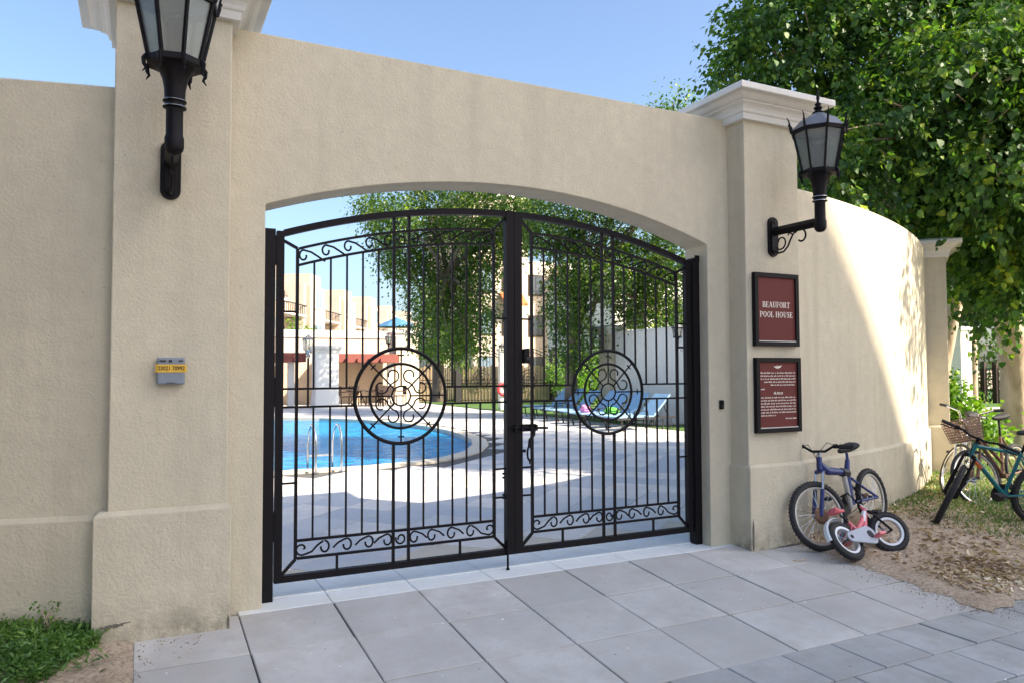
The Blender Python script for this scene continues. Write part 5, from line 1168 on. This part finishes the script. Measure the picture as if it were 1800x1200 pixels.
# inner wall on the right with its end pillar and lanterns
t = thing('yard_wall', 'pale inner yard wall running back behind the pale blue loungers', 'wall', (14.2, 16, 0)); MB().box(14.10, 14.35, 15.2, 20.7, -.2, 2.78).build('wall_face', 'stucco_white', t); MB().box(14.07, 14.38, 15.2, 20.7, 2.781, 2.84).build('coping', 'trim', t)
def small_pillar(loc, w_, h_, label, mat='stucco_light', group=None, ov=.16):
    t = thing('pillar', label, 'pillar', loc, group=group); MB().box(-w_ / 2, w_ / 2, -w_ / 2, w_ / 2, -.2, h_ - .25).build('shaft', mat, t, False, bevel=.01)
    c = MB(); square_cap(c, w_ / 2, w_ / 2, [(o_ * ov / .24, z) for o_, z in CAPP]); k = c.build('capital', 'trim', t, False); k.location = (0, 0, h_ - .26); MB().box(-w_ / 2 - .03, w_ / 2 + .03, -w_ / 2 - .03, w_ / 2 + .03, -.2, .5).build('plinth', mat, t, False); return t
small_pillar((14.2, 21.1, 0), .62, 3.02, 'cream pillar with dark cap ending the inner yard wall behind the right medallion')
def lantern_copy(loc, rz, sc, label):
    o = copy_tree(lantR); o.location = loc; o.rotation_euler = (0, 0, rz); o.scale = (sc,) * 3; o['label'] = label; return o
lantern_copy((13.87, 21.1, 2.30), R(-90), .72, 'black wall lantern on the pillar behind the right medallion')
lantern_copy((14.09, 17.0, 2.18), R(-90), .72, 'black wall lantern on the inner yard wall beside the right gate post')
# rear boundary wall
t = thing('boundary_wall', 'long cream boundary wall with a grey coping behind the pool pavilion', 'wall', (0, 38, 0)); MB().box(-12, 13.0, 37.9, 38.2, -.3, 3.25).build('wall_face', 'stucco_house', t); MB().box(-12, 13.0, 37.84, 38.26, 3.251, 3.62).build('coping', 'trim', t)
small_pillar((11.75, 35.9, 0), 1.15, 3.5, 'broad cream pillar with a bracket lantern, left of the far iron gate')
lantern_copy((11.15, 35.3, 2.55), R(-70), .8, 'black bracket lantern on the broad cream pillar left of the far gate')
small_pillar((7.1, 32.4, 0), .95, 2.62, 'square white pavilion pillar standing behind the pool ladder', 'white_paint', ov=.12)
# pool pavilion with red brown fascia
pv = thing('pool_pavilion', 'low pool pavilion with a red brown roof edge on white posts', 'pavilion', (6, 34, 0))
for (x0, x1, y0) in ((-3, 6.45, 33.2), (7.75, 11.0, 34.2)):
    MB().box(x0, x1, y0, y0 + 3.2, 1.98, 2.38).build('roof', 'red_roof', pv)
    for k in range(int((x1 - x0) / .55)): MB().box(x0 + .1 + k * .55, x0 + .20 + k * .55, y0 - .14, y0 - .001, 2.02, 2.16).build('rafter', 'red_roof', pv)
for x_ in (-1.5, 1.2, 4.6, 5.9, 8.0, 10.7):
    MB().box(x_ - .13, x_ + .13, 33.6 if x_ < 7 else 34.6, (33.6 if x_ < 7 else 34.6) + .26, -.1, 1.979).build('post', 'stucco_white', pv)
MB().box(-3, 11.0, 36.9, 37.1, -.1, 1.979).build('back_wall', 'stucco_far', pv)
# tables and chairs
def dine_chair(loc, rz, label):
    t = thing('garden_chair', label, 'chair', loc, (0, 0, rz), 'dark chairs in the pavilion'); bl = lambda m, n_: m.build(n_, 'rattan', t, False)
    bl(MB().box(-.24, .24, -.24, .24, .42, .47), 'seat'); bl(MB().box(-.24, .24, .21, .25, .50, .92), 'backrest')
    for sx in (-1, 1):
        for sy in (-1, 1): bl(MB().box(sx * .22 - .02, sx * .22 + .02, sy * .22 - .02, sy * .22 + .02, 0, .42), 'leg')
        bl(MB().box(sx * .25 - .02, sx * .25 + .02, -.22, .24, .64, .68), 'armrest')
def dine_table(loc, label):
    t = thing('garden_table', label, 'table', loc, group='dark tables in the pavilion'); MB().lathe([(.55, .70), (.56, .72), (.55, .74)], (0, 0, 0), 24).build('tabletop', 'rattan', t, False)
    for k in range(3): a = 2 * PI * k / 3; MB().tube([(.08 * math.cos(a), .08 * math.sin(a), .70), (.38 * math.cos(a), .38 * math.sin(a), 0)], .028, 6).build('leg', 'rattan', t, False)
dine_table((8.7, 33.0, 0), 'round dark table left of the medallion, nearest the pavilion pillar'); dine_table((10.0, 33.3, 0), 'round dark table seen through the left medallion')
for (x_, y_, rz, lb_) in ((8.1, 32.9, 90, 'dark rattan chair left of the first pavilion table'), (8.75, 33.7, 0, 'dark rattan chair behind the first pavilion table'), (9.35, 33.0, -90, 'dark rattan chair between the two pavilion tables'), (10.1, 34.0, 0, 'dark rattan chair behind the second pavilion table'), (10.7, 33.2, -90, 'dark rattan chair right of the second pavilion table'), (9.9, 32.6, 180, 'dark rattan chair in front of the second pavilion table')):
    dine_chair((x_, y_, 0), R(rz), lb_)
# post lamp by the pavilion
lp = thing('post_lamp', 'post lamp with a flared glass head left of the white pavilion pillar', 'lamp', (6.5, 33.0, 0))
MB().tube([(6.5, 33.0, 0), (6.5, 33.0, 2.15)], .05, 10).build('post', 'rattan', lp); MB().lathe([(.05, 2.15), (.10, 2.2), (.07, 2.28), (.20, 2.5), (.24, 2.95), (.26, 2.98), (.10, 3.08), (.02, 3.16)], (6.5, 33.0, 0), 8).build('lamp_head', 'lantern_glass', lp)
for k in range(8): a = 2 * PI * k / 8; MB().tube([(6.5 + .205 * math.cos(a), 33 + .205 * math.sin(a), 2.5), (6.5 + .247 * math.cos(a), 33 + .247 * math.sin(a), 2.95)], .012, 4).build('rib', 'dark_iron', lp)
# white post with lantern head and lifebuoy
wp = thing('white_post', 'white post carrying a black lantern head behind the gate meeting stiles', 'post', (13.0, 27.1, 0)); MB().box(12.88, 13.12, 26.98, 27.22, -.1, 2.35).build('post', 'white_paint', wp); MB().box(12.82, 13.18, 26.92, 27.28, 2.351, 2.45).build('capital', 'trim', wp)
lantern_copy((13.0, 27.45, 2.05), 0, .62, 'small black lantern head standing over the white post')
lbm = MB(); lbm.ring((12.95, 26.90, .85), .22, .06, 28, 8); lbo = lbm.build('lifebuoy', 'red_plastic', smooth=True); tag(lbo, 'pinkish red lifebuoy hung on the white post', 'lifebuoy')
# far iron gate and fence with bamboo screen
def far_panel(x0, y0, x1, y1, label, ringp=True, cat='fence'):
    L = math.hypot(x1 - x0, y1 - y0); a = math.atan2(y1 - y0, x1 - x0); t = thing('iron_fence', label, cat, (x0, y0, 0), (0, 0, a), 'far iron fence panels'); bl = lambda m, n_, mat='dark_iron', **k: m.build(n_, mat, t, False, **k)
    top = lambda x: 2.25 + .42 * math.sin(PI * x / L)
    n_ = int(L / .16)
    for k in range(n_ + 1): x = L * k / n_; w_ = .03 if k in (0, n_) else .012; bl(MB().box(x - w_, x + w_, -w_, w_, .1, top(x)), 'bar')
    for off in (0, -.16):
        m = MB(); m.tube([(L * k / 16, 0, top(L * k / 16) + off) for k in range(17)], .024, 6); bl(m, 'top_rail')
    for z in (.12, .95, 1.12): bl(MB().box(0, L, -.02, .02, z - .02, z + .02), 'rail')
    if ringp:
        for r_2 in (.42, .28, .10): m = MB(); m.ring((L / 2, -.03, 1.2), r_2, .022, 28, 6); bl(m, 'medallion_ring')
    nb = int(L / .10)
    for k in range(nb): bl(MB().box(L * k / nb + .004, L * (k + 1) / nb - .004, .10, .115 + .01 * ((k * 7) % 3), .05, 1.75 + .03 * ((k * 5) % 4)), 'screen_slat', 'bamboo')
far_panel(12.5, 35.6, 14.1, 34.9, 'narrow iron fence panel with bamboo screen beside the broad cream pillar', False)
far_panel(14.35, 34.7, 16.2, 33.7, 'left leaf of the far arched iron gate with a bamboo screen'); far_panel(16.4, 33.6, 18.3, 32.6, 'right leaf of the far arched iron gate with a bamboo screen')
for (x_, y_, lb_) in ((14.22, 34.8, 'dark square post left of the far iron gate'), (18.4, 32.5, 'dark square post right of the far iron gate')):
    o = MB().box(x_ - .14, x_ + .14, y_ - .14, y_ + .14, -.1, 2.55).add([(x_ - .14, y_ - .14, 2.551), (x_ + .14, y_ - .14, 2.551), (x_ + .14, y_ + .14, 2.551), (x_ - .14, y_ + .14, 2.551), (x_, y_, 2.68)], [(0, 1, 4), (1, 2, 4), (2, 3, 4), (3, 0, 4)]).build('fence_post', 'dark_iron'); tag(o, lb_, 'post')
small_pillar((15.4, 39.5, 0), .7, 3.7, 'cream pillar with pale cap beyond the far iron gate')
# sunlit shrubs beyond
def shrub(name, label, base, r, n, seed, mat='leaf_bush', size=.16, group=None):
    rng = np.random.default_rng(seed); b = np.array(base); t = thing(name, label, 'shrub', base, group=group); cr = [(tuple(b + rng.normal(size=3) * np.array([r * .5, r * .4, 0]) + [0, 0, r * (.35 + .6 * rng.random())]), (r * .5, r * .5, r * .45), 1) for _ in range(6)]
    m = MB(); [limb(m, base, c, .03, .01, rng, .2, 4) for c, _, _ in cr]; m.build('stems', 'bark', t); P, D = clumps(cr, n, rng, .25); stuff(scatter('foliage', mat, P - b, leaf_frames(D, rng, .2), size * (.6 + .7 * rng.random(len(P))), OVAL_V, OVAL_F, t))
for i, (x_, y_, r_2, lb_) in enumerate(((18.6, 29.8, 1.5, 'bright shrub right of the far gate, low against the yard'), (20.5, 31.5, 1.9, 'tall bright shrub behind the far gate post'), (17.2, 41, 1.6, 'shrub beyond the far gate, right leaf'), (21.5, 27.5, 1.5, 'bright shrub beyond the inner yard pillar'))): shrub('yard_shrub', lb_, (x_, y_, 0), r_2, 2600, 60 + i, group='shrubs beyond the pool yard')
for i, (x_, y_, r_2, lb_) in enumerate(((9.5, 52, 2.6, 'olive green street shrub below the first house'), (15.0, 56, 2.8, 'green street shrub in front of the second house'), (17.6, 58, 3.2, 'pale green street tree in front of the third house'))): shrub('street_shrub', lb_, (x_, y_, 1.2), r_2, 2600, 70 + i, 'leaf_bush', .3, 'shrubs along the far street')
# closed blue parasol canopy far beyond the wall
pc = px(697, 570, 58); t = thing('parasol', 'blue parasol showing above the boundary wall', 'parasol', (pc[0], pc[1], 0))
MB().lathe([(1.6, 4.95), (1.1, 5.25), (.55, 5.5), (.05, 5.7)], (0, 0, 0), 8).build('canopy', 'blue_cloth', t, False); MB().tube([(0, 0, 0), (0, 0, 5.65)], .05, 8).build('pole', 'steel', t, False)

# ------------------------------------------------------------------ houses beyond
def row_house(i, base, ang, w_, h_, label):
    """local x along the street facade, facade on -y"""
    t = thing('row_house', label, 'house', base, (0, 0, ang), 'cream row houses beyond the pool'); bl = lambda m, n_, mat='stucco_house', p=t, **k: m.build(n_, mat, p, False, **k)
    bl(MB().box(0, w_ * .40, 0, 12, -.5, h_), 'wall'); bl(MB().box(w_ * .40, w_, 1.8, 12, -.5, h_ - .9), 'wall'); bl(MB().box(w_ * .40, w_, -.001 + .3, 1.8, -.5, 3.3), 'wall')
    bl(MB().box(w_ * .06, w_ * .34, .3, 5, h_, h_ + 1.2), 'roof_turret'); bl(MB().box(w_ * .40 - .02, w_ + .05, 1.72, 1.798, h_ - 1.35, h_ - 1.1), 'cornice', 'trim')
    for z in (3.3, 6.5):
        bl(MB().box(w_ * .41, w_, .2, 1.79, z + .001, z + .16), 'balcony_slab', 'trim')
        for k in range(12): bl(MB().box(w_ * .43 + k * w_ * .047, w_ * .43 + k * w_ * .047 + .05, .24, .29, z + .161, z + 1.0), 'baluster', 'dark_iron')
        bl(MB().box(w_ * .41, w_, .22, .31, z + 1.001, z + 1.08), 'handrail', 'dark_iron')
        d = bl(MB().box(w_ * .52, w_ * .86, 1.74, 1.799, z + .161, z + 2.3), 'balcony_door', 'rattan'); bl(MB().box(w_ * .55, w_ * .68, 1.72, 1.739, z + .25, z + 2.2), 'pane', 'window_dark', d); bl(MB().box(w_ * .70, w_ * .83, 1.72, 1.739, z + .25, z + 2.2), 'pane', 'window_dark', d)
        bl(MB().box(w_ * .94, w_, .3, 1.79, z + .161, z + 3.1), 'column')
    for z in (1.0, 4.3, 7.4):
        f = bl(MB().box(w_ * .10, w_ * .30, -.08, -.001, z, z + 1.7), 'window', 'trim'); bl(MB().box(w_ * .12, w_ * .195, -.10, -.081, z + .1, z + 1.6), 'pane', 'window_blue', f); bl(MB().box(w_ * .205, w_ * .28, -.10, -.081, z + .1, z + 1.6), 'pane', 'window_blue', f)
    bl(MB().box(w_ * .50, w_ * .9, .26, .299, -.4, 2.5), 'garage_door', 'trim')
    pr = MB(); pr.prism([(w_ * .40, 3.45), (w_ * .40, 4.1), (w_, 3.45)], .1, Matrix(((1, 0, 0, 0), (0, 0, -1, .2), (0, 1, 0, 0), (0, 0, 0, 1)))); 
    return t
dirv = Vector((.51, .86, 0)).normalized(); ang = math.atan2(dirv.y, dirv.x); b0 = Vector((8.6, 61, 0)); names = ['nearest the left gate post', 'second along from the left gate post', 'third along from the left gate post', 'fourth along, above the pavilion roof', 'fifth along, half behind the fig tree', 'farthest along, behind the fig tree']
for i in range(6):
    p = b0 + dirv * (10.6 * i); row_house(i, (p.x, p.y, 0), ang, 10.2, 9.2 + (0, .3, -.1, .2, 0, .1)[i], 'sunlit cream row house with balconies, ' + names[i])
ap = thing('apartment_block', 'cream apartment block with an orange awning glimpsed between the fig trees', 'apartment block', (31, 52, 0)); bl = lambda m, n_, mat='stucco_house', p=ap, **k: m.build(n_, mat, p, True, **k)
bl(MB().box(22.5, 27.2, 52, 62, -.5, 15), 'wall'); bl(MB().box(27.2, 30.5, 53.4, 62, -.5, 10.4), 'wall'); bl(MB().box(30.5, 42, 51.2, 62, -.5, 9.6), 'wall')
for z in (1.0, 4.3, 7.6, 10.9):
    for (x_, y_, mt_) in [q for q in ((23.6, 52, 'window_blue'), (25.6, 52, 'window_blue'), (28.6, 53.4, 'window_dark'), (31.7, 51.2, 'window_dark'), (34.3, 51.2, 'window_dark'), (37.2, 51.2, 'window_blue'), (40, 51.2, 'window_blue')) if z < (7.7 if q[0] > 27 else 99)]:
        f = bl(MB().box(x_ - .65, x_ + .65, y_ - .09, y_ - .001, z, z + 1.7), 'window', 'rattan'); bl(MB().box(x_ - .56, x_ - .03, y_ - .12, y_ - .091, z + .1, z + 1.6), 'pane', mt_, f); bl(MB().box(x_ + .03, x_ + .56, y_ - .12, y_ - .091, z + .1, z + 1.6), 'pane', mt_, f)
bl(MB().add([(24.7, 51.9, 7.6), (26.6, 51.9, 7.6), (26.6, 50.8, 6.7), (24.7, 50.8, 6.7), (24.7, 51.9, 7.45), (26.6, 51.9, 7.45), (26.6, 50.8, 6.5), (24.7, 50.8, 6.5)], [(0, 1, 2, 3), (4, 7, 6, 5), (0, 3, 7, 4), (1, 5, 6, 2), (3, 2, 6, 7)]), 'awning', 'orange_awning')
bl(MB().box(22.4, 27.3, 51.9, 62.1, 15.001, 15.5), 'cornice', 'trim'); bl(MB().box(30.4, 42.1, 51.1, 62.1, 9.601, 10.1), 'cornice', 'trim')
gw = thing('yard_villa', 'pale villa side wall glimpsed beyond the inner yard pillar', 'house', (23, 36, 0)); MB().box(24.5, 34, 36, 44, -.5, 7.2).build('wall', 'stucco_white', gw); MB().box(24.3, 34.2, 35.8, 44.2, 7.201, 7.6).build('roof_edge', 'trim', gw)
for x_ in (26, 29, 32):
    f = MB().box(x_ - .6, x_ + .6, 35.92, 35.998, 4.0, 5.7).build('window', 'rattan', gw); MB().box(x_ - .5, x_ + .5, 35.90, 35.919, 4.1, 5.6).build('pane', 'window_dark', f)
# garden gate pillar and dark fence across the lawn
small_pillar((21.4, 13.8, 0), .5, 2.75, 'pale pillar across the lawn between the two shade tree trunks', 'stucco_white', ov=.08)
MB.build  # builder kept
fw = thing('garden_fence', 'dark slatted fence across the lawn behind the trees', 'fence', (34, 21, 0))
for k in range(40):
    a_ = Vector((30.0 + k * .34, 26.0 - k * .34, 0)); MB().box(a_.x - .10, a_.x + .10, a_.y - .10, a_.y + .10, -.2, 1.9).build('slat', 'rattan', fw)
